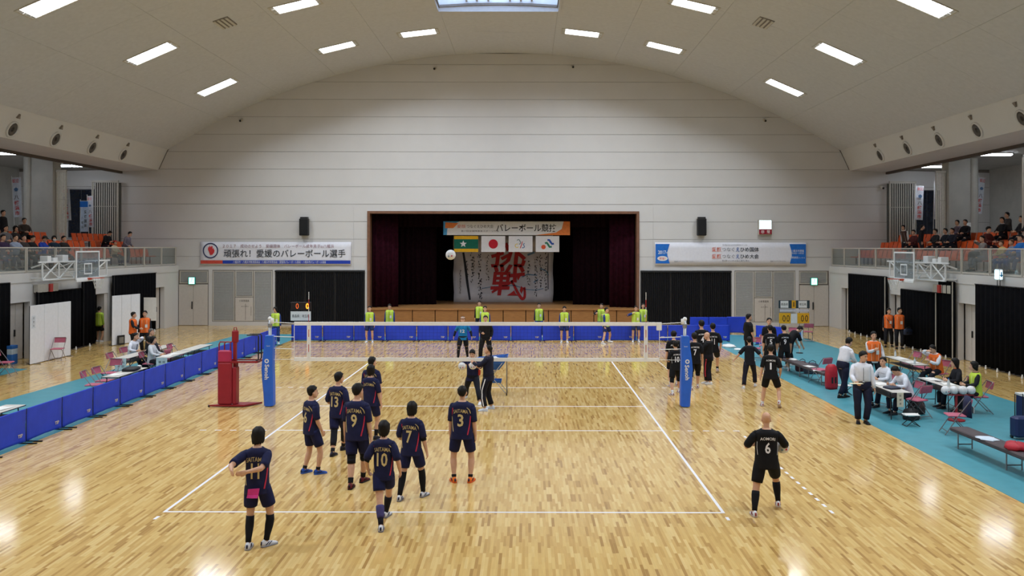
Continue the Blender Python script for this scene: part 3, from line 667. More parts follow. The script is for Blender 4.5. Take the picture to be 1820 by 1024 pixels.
    SETTING('trim_gate_shade_%s' % sn, MB().box(*sorted((X(20.66), X(22.02))), YW-.06, YW-.02, 4.2, 7.7), mat('gate_shade', (92, 92, 88), .8))  # added flat panel; its dark colour stands in for the dim interior behind the bars
    wv = SETTING('window_%d' % (2 if sx < 0 else 3), MB().box(*sorted((X(22.1), X(23.5))), YW-.04, YW+.0, 4.75, 7.35), mat('dark_window_frame', (60, 62, 68), .5))
    MB().box(*sorted((X(22.16), X(22.78))), YW-.06, YW-.04, 4.8, 7.3).build('window_pane', mat('night_glass', (26, 32, 46), .1, spec=.6), wv); MB().box(*sorted((X(22.82), X(23.44))), YW-.06, YW-.04, 4.8, 7.3).build('window_pane', MATS['night_glass'], wv)
    # concourse lamps
    ML = emis('gallery_tube', (235, 244, 255), GALLERY_LAMP)
    for y, od in ((20.4, 'nearest the end wall'), (14.8, 'second from the end wall'), (9.2, 'third from the end wall'), (3.6, 'fourth from the end wall'), (-2., 'fifth from the end wall'), (-8, 'sixth from the end wall')):
        t = thing('strip_lamp', 'glowing white strip lamp under the %s gallery ceiling, %s' % (sn, od), 'lamp', (X(22.05), y, 8.45), 0, 'strip lamps of the galleries')
        MB().rbox(-.66, .66, -.24, .24, -.05, 0, .015).build('housing', M_white, t); MB().tube([(-.62, 0, -.085), (.62, 0, -.085)], [(.2, .04), (.2, .04)], 8).build('tube', ML, t)
side(-1); side(1)
SETTING('wall_front', MB().box(-26.5, 26.5, YB-.3, YB, 0, 15.5), M_wall)

# black-out curtains along the side walls
M_cur = mat('blackout_curtain', (9, 9, 12), .95, .15, 5, spec=.1)
def blackout(sx, y0, y1, z1, lab, weights=True, z0=.06):
    x = XC+sx*17.42; amp = .05; k = int((y1-y0)/.05); b = MB(); rows = []
    for z in (z0, z1):
        A = [(x+amp*math.sin(i*1.05+.5*math.sin(i*.31)), y0+(y1-y0)*i/k) for i in range(k+1)]
        rows.append([(a, c, z) for a, c in A]+[(a+sx*.02, c, z) for a, c in A[::-1]])
    t = thing('blackout_curtain', lab, 'curtain', (0, 0, 0)); b.loft(rows).build('cloth', M_cur, t, True)
    MB().bar((x, y0, z1+.01), (x, y1, z1+.01), .02).build('rail', M_blackmetal, t)
    MB().box(x-sx*.08-.015, x-sx*.08+.015, y0-.02, y0+.01, z0, z1).build('edge_strip', M_beige if sx > 0 else M_blackmetal, t)
    if weights:
        y = y0+.35
        while y < y1-.1:
            MB().lathe([(.035, 0), (.038, .04), (.03, .1), (.02, .13), (.022, .15)], 8, (x-sx*.16, y, 0)).build('white_weight', M_white, t, True); y += .72
blackout(1, 15.35, 19.85, 2.93, 'black curtain on the right wall nearest the end wall')
blackout(1, 10.65, 13.9, 2.46, 'shorter black curtain on the right wall under the right hoop')
blackout(1, 9.35, 10.65, 2.95, 'narrow tall black curtain on the right wall beside the hoop')
blackout(1, 1.5, 7.9, 2.93, 'wide black curtain on the right wall nearest the camera')
blackout(-1, 15.4, 19.9, 2.93, 'black curtain on the left wall nearest the end wall behind a white screen')
blackout(-1, 12.8, 13.9, 2.8, 'narrow tall black curtain on the left wall beside the open door')
blackout(-1, 9.55, 12.8, 2.5, 'shorter black curtain on the left wall under the left hoop')
blackout(-1, 1.5, 7.9, 2.93, 'black curtain at the left picture edge')
p = AX(1777, 482, 17.5)
t = thing('exit_light', 'glowing blue and white exit arrow sign under the right railing', 'exit sign', (XC+17.4, p[1], 3.33), 0)
MB().rbox(-.06, .06, -.15, .15, -.19, .19, .012).build('housing', M_white, t)
MB().rbox(-.075, -.06, -.12, .12, -.15, .15, .005).rbox(-.045, .045, -.165, -.15, -.15, .15, .005).build('lit_face', emis('exit_face', (200, 240, 255), 2.5), t)
MB().prism([(-.02, .1), (.02, .1), (.02, 0), (.06, 0), (0, -.1), (-.06, 0), (-.02, 0)], -.171, -.165, f2).build('arrow', mat('arrow_blue', (40, 140, 200), .5), t)
MB().bar((0, -.08, -.19), (0, -.08, -.4), .015).bar((0, .08, -.19), (0, .08, -.4), .015).build('bracket', M_blackmetal, t)
# ================================================================ PEOPLE
def Rx(a): c, s = math.cos(a), math.sin(a); return np.array([[1, 0, 0], [0, c, -s], [0, s, c]])
def Ry(a): c, s = math.cos(a), math.sin(a); return np.array([[c, 0, s], [0, 1, 0], [-s, 0, c]])
def Rz(a): c, s = math.cos(a), math.sin(a); return np.array([[c, -s, 0], [s, c, 0], [0, 0, 1]])
D2R = math.pi/180
V3 = lambda *a: np.array(a, float)
def unit(v): return v/max(1e-9, np.linalg.norm(v))
def ik(a, t, l1, l2, pole):
    d = t-a; L = np.linalg.norm(d)
    if L > (l1+l2)*.999: t = a+d/L*(l1+l2)*.999; d = t-a; L = np.linalg.norm(d)
    u = d/L; x = (l1*l1-l2*l2+L*L)/(2*L); h = math.sqrt(max(0, l1*l1-x*x)); p = pole-u*np.dot(pole, u); p = unit(p)
    return a+u*x+p*h, t
SKIN = lambda c: mat('skin_%d_%d_%d' % c, c, .55, .03, 20)
HAIRM = mat('black_hair', (20, 17, 16), .62, .3, 90, spec=.25)
HAIRG = mat('grey_hair', (92, 88, 86), .6, .2, 60)
HAIRO = mat('dyed_brown_hair', (96, 58, 34), .6, .2, 60)
M_eye = mat('dark_eye', (24, 20, 20), .3); M_mouth = mat('lips', (150, 84, 78), .5)
TORSO = [(-.10, .100, .085, 0), (-.05, .145, .105, 0), (0, .165, .115, -.005), (.08, .158, .110, 0), (.17, .136, .098, .005), (.25, .136, .102, .01), (.34, .152, .112, .012), (.42, .168, .114, .005), (.47, .172, .104, -.002), (.505, .145, .088, -.008), (.53, .09, .066, -.01), (.555, .058, .056, -.008)]
BODIES = []
def interp(tab, s, k):
    xs = [r[0] for r in tab]; return float(np.interp(s, xs, [r[k] for r in tab]))
class Pose:
    def __init__(p, **k):
        g = k.get
        p.py, p.pz = g('py', 0.), g('pz', .905); p.px = g('px', 0.)
        p.lean, p.side, p.twist = g('lean', 0.)*D2R, g('side', 0.)*D2R, g('twist', 0.)*D2R
        p.hyaw, p.hpitch = g('hyaw', 0.)*D2R, g('hpitch', 0.)*D2R
        p.w = g('w', 1.)
        p.ss = np.arange(-.14, .60, .01); c = V3(p.px, p.py, p.pz)
        def rot(s):
            f = min(1, max(0, (s-.0)/.36)); return Rz(p.twist*f)@Ry(p.side*f)@Rx(-p.lean*(.3+.7*f))
        p.rot = rot
        C = []; cur = c.copy(); i0 = int(round(.14/.01)); arr = [None]*len(p.ss); arr[i0] = c
        for i in range(i0+1, len(p.ss)): arr[i] = arr[i-1]+rot(p.ss[i])@V3(0, 0, .01)
        for i in range(i0-1, -1, -1): arr[i] = arr[i+1]-rot(0)@V3(0, 0, .01)
        p.C = np.array(arr)
        p.hipc = c
        Rc = rot(.5); sh = p.cen(.456); p.Rc = Rc
        sw = .165*p.w*g('sw', 1.)
        p.S = [sh+Rc@V3(sx*sw, -.008, 0) for sx in (1, -1)]
        if 'shrug' in k: p.S = [s+Rc@V3(0, .03, .03) for s in p.S]
        Hs = g('hands') or [(.235, .045, .80), (-.235, .045, .80)]
        poles = g('poles') or [(.45, -.8, -.3), (-.45, -.8, -.3)]
        p.E, p.H = [], []
        for i in range(2):
            h = V3(*Hs[i]) if Hs[i] is not None else V3((.235, -.235)[i], .045, .80)
            if Hs[i] is None: h = p.S[i]+Rc@V3((.06, -.06)[i], .04, -.53)
            e_, t = ik(p.S[i], h, .285, .25, V3(*poles[i])); p.E.append(e_); p.H.append(t)
        Rp = rot(0); p.Rp = Rp
        p.hip = [c+Rp@V3(sx*.09*p.w, 0, -.01) for sx in (1, -1)]
        F = g('feet') or [(.10, 0), (-.10, 0)]
        p.A, p.K, p.fy, p.fp = [], [], [], []
        fyaw = g('fyaw') or (-8, 8); fp = g('fpitch') or (0, 0); kp = g('kpole') or [(.12, 1, 0), (-.12, 1, 0)]
        for i in range(2):
            f = F[i]; a = V3(f[0], f[1], .082 if len(f) < 3 else f[2]); pl = Rz(fyaw[i]*D2R)@V3(*kp[i])
            kk, t = ik(p.hip[i], a, .44, .405, pl); p.K.append(kk); p.A.append(t); p.fy.append(fyaw[i]*D2R); p.fp.append(fp[i]*D2R)
        nb = p.cen(.555); p.Rh = Rz(p.hyaw+p.twist)@Ry(p.side*.3)@Rx(-(p.hpitch)); p.NB = nb
        p.HC = nb+Rc@V3(0, .006, .034)+p.Rh@V3(0, .022, .112)
    def cen(p, s): return np.array([np.interp(s, p.ss, p.C[:, i]) for i in range(3)])
    def ring(p, s, a, b, ysh=0, n=16, ex=.82):
        c, R = p.cen(s), p.rot(s); out = []
        for t in np.arange(n)*2*math.pi/n-math.pi/2:
            x, y = math.cos(t), math.sin(t)
            out.append(c+R@V3(a*p.w*math.copysign(abs(x)**ex, x), ysh+b*p.w*math.copysign(abs(y)**ex, y), 0))
        return out
HEAD = [(-.118, .022, .026, .050), (-.108, .038, .042, .042), (-.085, .052, .064, .026), (-.05, .066, .082, .010), (-.01, .073, .091, 0), (.035, .075, .095, -.006), (.075, .067, .086, -.008), (.10, .048, .064, -.009), (.118, .018, .026, -.010)]
def head_ring(p, z, off=0., n=14, zo=0.):
    a, b, y = (interp(HEAD, z, k) for k in (1, 2, 3))
    return [p.HC+p.Rh@V3((a+off)*math.cos(t), y+(b+off)*math.sin(t), z+zo) for t in np.arange(n)*2*math.pi/n]
ARM_R = [(0, .047), (.06, .052), (.15, .052), (.3, .048), (.5, .042), (.55, .041), (.66, .043), (.8, .036), (.95, .028), (1, .026)]
LEG_R = [(0, .090), (.12, .088), (.3, .078), (.45, .060), (.52, .056), (.6, .056), (.7, .059), (.8, .050), (.92, .037), (1, .035)]
def limb(p, kind, i, t0, t1, n=9):
    """points and radii of arm/leg i between fractions t0..t1 (0 shoulder/hip, 1 wrist/ankle)"""
    if kind == 'arm': a, m_, z, split, tab = p.S[i], p.E[i], p.H[i], .533, ARM_R
    else: a, m_, z, split, tab = p.hip[i], p.K[i], p.A[i], .52, LEG_R
    pts, rr = [], []
    ts = sorted(set([round(t, 4) for t in np.linspace(t0, t1, n)]+([split] if t0 < split < t1 else [])))
    for t in ts:
        q = a+(m_-a)*t/split if t <= split else m_+(z-m_)*(t-split)/(1-split)
        if abs(t-split) < .06:         # soften the joint
            q = q*.8+.2*(a+z)/2 if np.linalg.norm(z-a) > .2 else q
        pts.append(q); rr.append(float(np.interp(t, [x[0] for x in tab], [x[1] for x in tab]))*(.5+.5*p.w))
    return pts, rr
def make_body(p, voxel, skin, root, curl=(25, 25), hdir=(None, None), palm=(None, None)):
    b = MB()
    b.loft([p.ring(s, a, bb, y, 14) for s, a, bb, y in TORSO])
    b.tube([p.cen(.52), p.NB+p.Rc@V3(0, 0, .02), p.HC+p.Rh@V3(0, -.02, -.05)], [.06, .05, .05], 10)
    b.loft([head_ring(p, z) for z, *_ in HEAD])
    hr = lambda x, y, z: p.HC+p.Rh@V3(x, y, z)
    b.tube([hr(0, .088, .012), hr(0, .103, -.018), hr(0, .108, -.034)], [.009, .013, .016], 6, rnd=True)
    for sx in (1, -1): b.ball(hr(sx*.077, -.006, -.012), .012, .022, .034, 8, 5, p.Rh)
    b.tube([hr(-.022, .083, -.066), hr(0, .092, -.066), hr(.022, .083, -.066)], .011, 6)
    for i, sx in ((0, 1), (1, -1)):
        pts, rr = limb(p, 'arm', i, 0, 1); b.tube(pts, rr, 10, rnd=True)
        d = unit(p.H[i]-p.E[i]) if hdir[i] is None else unit(V3(*hdir[i]))
        nn = V3(-sx, 0, 0) if palm[i] is None else V3(*palm[i]); nn = unit(nn-d*np.dot(nn, d)) if abs(np.dot(nn, d)) < .97 else unit(np.cross(d, V3(0, 1, .1)))
        th = np.cross(d, nn)*sx        # thumb side
        w0 = p.H[i]
        def pr(l, hw, ht, o=0): return [w0+d*l+th*(hw*math.cos(t)+o)+nn*ht*math.sin(t) for t in np.arange(8)*math.pi/4]
        b.loft([pr(-.015, .026, .02), pr(.02, .033, .018), pr(.06, .041, .015), pr(.085, .041, .013), pr(.092, .034, .009)])
        fr = max(.0082, voxel*.62)
        for j, (o, L) in enumerate(((.029, .070), (.010, .080), (-.010, .074), (-.029, .058))):
            a0 = w0+d*.080+th*o; c = curl[i]*D2R; q = [a0]; dd = d; spread = th*(o*.5)
            for seg, f in ((.42, 1.), (.33, 1.15), (.25, .9)):
                c_ = c*f; dd = unit(dd*math.cos(c_)+nn*math.sin(c_)+spread*.6) if c_ else unit(dd+spread); q.append(q[-1]+dd*L*seg)
            b.tube(q, [fr*1.08, fr*1.05, fr, fr*.85], 6, rnd=True)
        t0 = w0+d*.025+th*.028; q = [w0+d*.012+th*.018, t0+th*.014+d*.012, t0+th*.026+d*.036+nn*.012, t0+th*.026+d*.058+nn*.02]
        b.tube(q, [fr*1.5, fr*1.4, fr*1.15, fr*.9], 6, rnd=True)
        pts, rr = limb(p, 'leg', i, 0, 1, 11); b.tube(pts, rr, 12, rnd=True)
        f, u, r = foot_frame(p, i); A = p.A[i]
        b.tube([A-f*.035-u*.03, A+f*.04-u*.035, A+f*.11-u*.055, A+f*.15-u*.06], [.03, .036, .028, .018], 8, rnd=True)
    o = b.build('body', skin, root, True)
    if voxel:
        md = o.modifiers.new('remesh', 'REMESH'); md.mode = 'VOXEL'; md.voxel_size = voxel; md.use_smooth_shade = True
        sm = o.modifiers.new('smooth', 'SMOOTH'); sm.iterations = 2; sm.factor = .4
        BODIES.append(o)
    return o
def finish_bodies():
    bpy.context.view_layer.update(); dg = bpy.context.evaluated_depsgraph_get()
    for o in BODIES:
        me = bpy.data.meshes.new_from_object(o.evaluated_get(dg)); me.name = 'body'
        mt = o.data.materials[0]; old = o.data; o.modifiers.clear(); o.data = me
        me.materials.clear(); me.materials.append(mt); me.polygons.foreach_set('use_smooth', [True]*len(me.polygons)); bpy.data.meshes.remove(old)
    BODIES.clear()
def foot_frame(p, i):
    f = Rz(p.fy[i])@V3(0, 1, 0); r = Rz(p.fy[i])@V3(1, 0, 0); R = lambda v: v*math.cos(p.fp[i])+np.cross(r, v)*math.sin(p.fp[i])+r*np.dot(r, v)*(1-math.cos(p.fp[i]))
    return R(f), R(V3(0, 0, 1)), r     # fpitch < 0 lifts the heel
def face(p, root):
    hr = lambda x, y, z: p.HC+p.Rh@V3(x, y, z)
    b = MB()
    for sx in (1, -1): b.ball(hr(sx*.030, .082, .012), .013, .006, .006, 8, 4, p.Rh)
    b.build('eyes', M_eye, root, True)
    b = MB()
    for sx in (1, -1): b.beam(hr(sx*.046, .080, .032), hr(sx*.016, .090, .034), .008, .006)
    b.build('eyebrows', HAIRM, root)
    MB().tube([hr(-.024, .092, -.066), hr(0, .101, -.064), hr(.024, .092, -.066)], [.003, .006, .003], 6).build('mouth', M_mouth, root, True)
def hair(p, root, style, m=None):
    m = m or HAIRM; n = 26; off = .020; hr = lambda x, y, z: p.HC+p.Rh@V3(x, y, z)
    if style == 'bald': return
    b = MB(); seed = p.HC[0]*40+p.HC[2]*90+len(BODIES)*1.7
    low = {'short': (.082, .0, -.075), 'bob': (.07, -.085, -.12), 'long': (.07, -.10, -.24), 'tied': (.075, -.01, -.06), 'fringe': (.062, -.01, -.07), 'cropped': (.086, .02, -.06)}[style if style != 'cap' else 'short']
    if style == 'cropped': off = .010
    levels = 7; rows = []
    for k in range(levels+1):
        row = []
        for j in range(n):
            t = 2*math.pi*j/n; sn = math.sin(t)          # +1 front, -1 back
            lo = low[1]+(low[0]-low[1])*max(0, sn)**.6 if sn > 0 else low[1]+(low[2]-low[1])*(-sn)**.7
            if sn > .15 and sn < .6 and style in ('bob', 'long'): lo = min(lo, -.03)
            lo += .010*math.sin(j*2.9+seed)+.006*math.sin(j*5.3+seed*2); f = k/levels; z = lo+(.118-lo)*f
            zz = max(z, -.05) if style in ('bob', 'long') else max(z, -.09)
            a, bb, y = (interp(HEAD, zz, q) for q in (1, 2, 3))
            o_ = off*(.72+.28*f)+(.005*math.sin(j*2.7+k*1.1+seed)+.004*math.sin(j*5.1-k+seed)) + (.008 if style in ('bob', 'long') and z < 0 else 0)
            if k == 0: o_ -= .012
            row.append(hr((a+o_)*math.cos(t), y*(1 if sn > 0 else .6)+(bb+o_)*sn, z+(off*.8 if k == levels else off*.45*f)))
        rows.append(row)
    b.loft(rows)
    if style == 'tied':
        b.tube([hr(0, -.10, .05), hr(0, -.15, .04), hr(0, -.17, -.03), hr(0, -.15, -.12)], [.02, .034, .03, .012], 8, rnd=True)
    b.build('hair', m, root, True)
def torso_tab(off, s0, s1, waist=1., flare=0., neck=True):
    ss = [s for s in (-.16, -.13, -.10, -.06, -.02, .03, .09, .17, .25, .33, .40, .45, .478, .505, .525, .545) if s0+.005 < s < s1-.005]
    ss = [s0]+ss+[s1]; out = []
    for s in ss:
        a, b, y = (interp(TORSO, max(s, -.0), k) for k in (1, 2, 3))
        a = max(a, .158*waist if s < .40 else 0)+off; b = max(b, .110*waist if s < .40 else 0)+off
        if s < 0: a += flare*(-s); b += flare*(-s)
        out.append((s, a, b, y))
    return out
def garment_torso(b, p, off, s0, s1, waist=1., flare=0., n=20):
    tab = torso_tab(off, s0, s1, waist, flare); b.loft([p.ring(s, a, bb, y, n) for s, a, bb, y in tab]); return tab
def sleeve(b, p, i, t1, add, t0=0., n=12, end=0.):
    pts, rr = limb(p, 'arm', i, t0, t1, 6); k = len(rr); b.tube(pts, [r+add*(.75 if j == 0 and t0 == 0 else 1)+end*j/(k-1) for j, r in enumerate(rr)], n, rnd=False)
    if t0 == 0: b.ball(pts[0], rr[0]+add*.7)
def surf(p, tab, u, s, side):          # point on the garment: u metres sideways from the mid back (-1) or mid front (+1)
    a, bb, y = (interp(tab, s, k) for k in (1, 2, 3)); c, R = p.cen(s), p.rot(s); ex = .82
    ts = np.linspace(-math.pi*.75, math.pi*.75, 91)+(-math.pi/2 if side < 0 else math.pi/2)
    X = a*p.w*np.sign(np.cos(ts))*np.abs(np.cos(ts))**ex; Y = y+bb*p.w*np.sign(np.sin(ts))*np.abs(np.sin(ts))**ex
    L = np.concatenate([[0], np.cumsum(np.hypot(np.diff(X), np.diff(Y)))]); L -= np.interp(0, np.linspace(-1, 1, 91), L)
    uu = u                             # seen from outside, left to right
    x, yy = np.interp(uu, L, X), np.interp(uu, L, Y); nrm = unit(np.array([x/(a*a), (yy-y)/(bb*bb), 0]))
    return c+R@(V3(x, yy, 0)+nrm*.0045)
def print_text(b, p, tab, body, s, w=None, h=None, side=-1, u0=0., arch=0., bold=.0):
    v, f = text_fit(body, w, h, bold); hw = max(1e-6, np.abs(v[:, 0]).max())
    return b.add([surf(p, tab, u0+x, s+z+arch*(1-(x/hw)**2), side) for x, z in v], f)
def ribbon(b, p, tab, pts, w, side=-1, n=8):
    P = np.array(pts, float); t = np.linspace(0, len(P)-1, n); Q = np.stack([np.interp(t, range(len(P)), P[:, k]) for k in (0, 1)], 1)
    vs = [surf(p, tab, q[0]+o, q[1], side) for o in (-w/2, w/2) for q in Q]
    b.add(vs, [(i, i+1, n+i+1, n+i) for i in range(n-1)])
def shoe(p, i, root, m, sole, name='shoe', acc=None):
    f, u, r = foot_frame(p, i); A = p.A[i]; P = lambda y, x, z: A+f*y+r*x+u*z
    prof = [(-.078, .018, -.02), (-.065, .032, .012), (-.03, .038, .028), (.02, .040, .015), (.07, .045, -.012), (.12, .047, -.03), (.165, .040, -.044), (.185, .020, -.056)]
    b = MB(); rs = []
    for y, hw, zt in prof: rs.append([P(y, hw*math.cos(t), -.064+(zt+.064)*max(0, math.sin(t))**.7 if math.sin(t) > 0 else -.064) for t in np.linspace(0, math.pi, 9)])
    b.loft(rs)
    b.mi(1); rs = []
    for z in (-.082, -.060): rs.append([P(y, hw*1.08*sx, z) for y, hw, _ in prof for sx in (1,)]+[P(y, -hw*1.08, z) for y, hw, _ in prof[::-1]])
    b.loft(rs)
    if acc:
        b.mi(2)
        for sx in (1, -1):
            for y0, y1 in ((-.035, .02), (.01, .065)):
                q = [P(y0, sx*.040, -.052), P(y0+.016, sx*.040, -.052), P(y1+.016, sx*.036, -.012), P(y1, sx*.036, -.012)]; b.loft([q, [x+r*sx*.006 for x in q]])
        q = [P(-.082, -.014, -.05), P(-.082, .014, -.05), P(-.074, .014, .0), P(-.074, -.014, .0)]; b.loft([q, [x-f*.004 for x in q]])
    return b.build(name, [m, sole]+([acc] if acc else []), root, True)
def tubewear(p, root, name, i, t0, t1, add, m, kind='leg', n=12):
    pts, rr = limb(p, kind, i, t0, t1, 6); return MB().tube(pts, [r+add for r in rr], n).build(name, m, root, True)
C = lambda nm, rgb, r=.75: mat('cloth_'+nm, rgb, r, .09 if sum(rgb) < 330 else .035, 12, spec=.2)
WHT = (222, 222, 224)
def person(pos, rz, label, H=1.72, group=None, voxel=.012, skin=(206, 160, 132), hairs='short', hairm=None, top=None, top_len=.5, top_s0=-.12, bottom=None, bot_len=.42, shoes=WHT, sole=WHT, accent=None,
           socks=None, sock_t=.82, knee=None, vest=None, badge=False, extra=None, curl=(25, 25), hdir=(None, None), palm=(None, None), pose=None, z0=0., bot_loose=.022, top_loose=.02, mask=False, cap=None, collar=None, undershirt=None):
    p = Pose(**(pose or {})); k = H/1.73
    root = thing('person', label, 'person', (pos[0], pos[1], z0), rz*D2R, group); root.scale = (k, k, k)
    make_body(p, voxel, SKIN(skin), root, curl, hdir, palm); face(p, root); hair(p, root, hairs, hairm)
    tab = None
    if top:
        b = MB(); tab = garment_torso(b, p, top_loose, top_s0, .543, 1.0)
        for i in range(2): sleeve(b, p, i, top_len, .017 if top_len < .7 else .014, end=.008 if top_len < .7 else -.002)
        b.build('shirt' if top_len < .8 else 'jacket', C('%d_%d_%d' % top, top), root, True)
        if collar:
            MB().tube([p.cen(.535)+p.Rc@V3(0, -.008, 0), p.cen(.565)+p.Rc@V3(0, -.004, 0)], [.072, .060], 12).build('collar', C('%d_%d_%d' % collar, collar), root, True)
    if bottom:
        b = MB(); b.loft([p.ring(s, a+bot_loose*.75, bb+bot_loose*.75, y, 20) for s, a, bb, y in [(-.085, .135, .10, 0), (-.04, .155, .112, 0), (.02, .166, .116, 0), (.07, .16, .112, 0), (.115, .15, .106, 0)]])
        for i in range(2):
            pts, rr = limb(p, 'leg', i, .02, bot_len, 7); n_ = len(rr)
            b.tube(pts, [max(r, .05 if bot_len > .7 else 0)+bot_loose*(.6+(.7 if bot_len < .7 else .2)*j/(n_-1)) for j, r in enumerate(rr)], 14)
        b.build('shorts' if bot_len < .7 else 'trousers', C('%d_%d_%d' % bottom, bottom), root, True)
    for i in range(2):
        if shoes: shoe(p, i, root, C('shoe_%d_%d_%d' % shoes, shoes, .5), C('sole_%d_%d_%d' % sole, sole, .5), acc=C('accent_%d_%d_%d' % accent, accent, .5) if accent else None)
        if socks: tubewear(p, root, 'sock', i, sock_t, .985, .007, C('%d_%d_%d' % socks, socks))
        if knee: tubewear(p, root, 'knee_pad', i, .43, .60, .014, C('%d_%d_%d' % knee, knee))
    if vest:
        b = MB(); vt = garment_torso(b, p, .036, -.07, .535, 1.02)
        for i in range(2): b.ball(p.S[i]*.8+.2*p.cen(.456), .064)
        b.build('vest', C('vest_%d_%d_%d' % vest, vest, .6), root, True)
        b = MB(); ribbon(b, p, vt, [(0, -.06), (0, .46)], .012, 1); b.build('zip', mat('zip_dark', (70, 80, 60), .5), root)
        b = MB()
        for side in (1, -1):
            for u in (-.10, .10): ribbon(b, p, vt, [(u, -.05), (u, .2), (u*.9, .46)], .022, side)
        b.build('reflective_stripes', mat('reflective_%d' % vest[2], tuple(min(255, int(x*.6+100)) for x in vest), .4), root)
        tab2 = vt
    else: tab2 = tab
    if badge:
        b = MB(); c = [surf(p, tab2, u, s, 1) for u, s in ((.03, .14), (.12, .14), (.12, .27), (.03, .27))]; n_ = p.rot(.2)@V3(0, .008, 0)
        b.loft([[x+n_*.3 for x in c], [x+n_ for x in c]]); b.build('name_badge', M_white, root)
    if mask: MB().loft([[q+(q-p.HC)*.12 for q in head_ring(p, z)[0:8]]+[p.HC+p.Rh@V3(0, 0, z)] for z in (-.10, -.06, -.02)]).build('face_mask', M_white, root, True)
    if cap:
        b = MB(); b.loft([head_ring(p, z, .022 if z < .1 else .018, 16, .01) for z in (.05, .075, .10, .118)]); b.loft([[p.HC+p.Rh@V3(x, y, .06+dz) for x, y in ((-.07, .06), (-.06, .13), (0, .16), (.06, .13), (.07, .06))] for dz in (0, .012)])
        b.build('cap', C('%d_%d_%d' % cap, cap), root, True)
    if extra: extra(p, root, tab2)
    return root, p
def at_hand(root_pos, rz, H, p, i, off=(0, 0, 0)):
    k = H/1.73; v = Rz(rz*D2R)@((p.H[i]+V3(*off))*k); return V3(root_pos[0], root_pos[1], 0)+v
def local2world(pos, rz, H, q, z0=0.):
    return V3(pos[0], pos[1], z0)+Rz(rz*D2R)@(np.asarray(q, float)*H/1.73)
# ---------------------------------------------------------------- the players and coaches
def stand(fR, fL, rz, head, Hh=None, lift=(0, 0), **pose):
    """feet seen at two pixels (body's right and left foot), head top at a pixel"""
    a, b = G(*fR), G(*fL); pos = (a+b)/2; top = HT(head[0], head[1], pos)
    H = Hh or max(1.5, min(1.9, top*1.73/1.757)); k = H/1.73
    loc = [Rz(-rz*D2R)@(q-pos)/k for q in (a, b)]
    F = [(l[0], l[1], .082+lf) for l, lf in zip(loc, lift)]
    pz = .908
    for (x, y, z), sx in zip(F, (1, -1)): pz = min(pz, z+.01+math.sqrt(max(.3, .838**2-(x-sx*.09)**2-y*y)))
    d = dict(pose); d['feet'] = F; d['pz'] = pz
    d['fpitch'] = tuple(-35. if lf > .05 else 0. for lf in lift)
    if 'fyaw' not in d: d['fyaw'] = (-10, 10)
    return dict(pos=(pos[0], pos[1]), rz=rz, H=H, pose=d)
NAVY, NAVY2 = (28, 31, 66), (25, 29, 68)
BLK, BLK2 = (19, 19, 23), (17, 17, 20)
M_gold = mat('gold_print', (206, 186, 132), .5, .04); M_prw = mat('white_print', (226, 226, 232), .5, .02); M_prr = mat('red_piping', (190, 40, 72), .6)
def nw(num, k=1.): return k*sum(.05 if c == '1' else .10 for c in num)+.012*(len(num)-1)
def saitama(num, uoff=0.):
    def fn(p, root, tab):
        b = MB(); print_text(b, p, tab, 'SAITAMA', .37, w=.27, h=.068, arch=.024, bold=.004)
        b.build('team_name', M_gold, root, kind='stuff')
        if num: b = MB(); print_text(b, p, tab, num, .225, w=nw(num, 1.08), h=.22, bold=.02); b.build('back_number', M_gold, root)
        b = MB(); ribbon(b, p, tab, [(.13, -.03), (.165, .14), (.185, .30)], .022); ribbon(b, p, tab, [(-.20, .28), (-.17, .36), (-.15, .44)], .02); b.build('red_piping', M_prr, root)
        b = MB(); ribbon(b, p, tab, [(-.135, .02), (-.165, .16), (-.18, .28)], .016); ribbon(b, p, tab, [(.115, .455), (.16, .41), (.185, .34)], .016); b.build('gold_piping', M_gold, root)
    return fn
def aomori(num, name=True):
    def fn(p, root, tab):
        if name: b = MB(); print_text(b, p, tab, 'AOMORI', .39, w=.25, h=.05, arch=.012, bold=.012); b.build('team_name', M_prw, root, kind='stuff')
        if num: b = MB(); print_text(b, p, tab, num, .245, w=nw(num, .9), h=.185, bold=.02); b.build('back_number', M_prw, root, kind='stuff')
        b = MB()
        for s in (1, -1): ribbon(b, p, tab, [(s*.17, .12), (s*.185, .24), (s*.18, .34)], .009)
        b.build('white_piping', M_prw, root)
    return fn
def both(*fs):
    def fn(p, root, tab):
        for f in fs: f(p, root, tab)
    return fn
def towel(p, root, tab):
    b = MB(); c = [surf(p, tab, u, s, -1) for u, s in ((-.085, -.02), (.075, -.01), (.06, -.10), (.055, -.20), (-.02, -.215), (-.10, -.19), (-.095, -.1))]
    n_ = p.rot(0)@V3(0, -1, 0); c = [q+n_*(.03+.02*(i in (3, 4, 5))) for i, q in enumerate(c)]
    b.loft([c, [q+n_*.014 for q in c]]); b.build('pink_towel', C('pink_towel', (214, 62, 140)), root)
def armband(i, t0, t1, m=(22, 22, 26)):
    return lambda p, root, tab: tubewear(p, root, 'elbow_sleeve', i, t0, t1, .008, C('%d_%d_%d' % m, m), 'arm')
def legsleeve(i, t0, t1, m): return lambda p, root, tab: tubewear(p, root, 'leg_sleeve', i, t0, t1, .012, C('%d_%d_%d' % m, m))
def tape(i): return lambda p, root, tab: tubewear(p, root, 'wrist_band', i, .90, 1.0, .008, C('wb', (225, 225, 228)), 'arm')
NV = .0088
SG = 'navy team players'
player = lambda label, num, st, ex=(), **k: person(label=label, group=SG, accent=k.pop('accent', (46, 48, 74)), top=NAVY, bottom=NAVY2, extra=both(saitama(num), *ex), voxel=k.pop('voxel', NV), **{**st, **k})
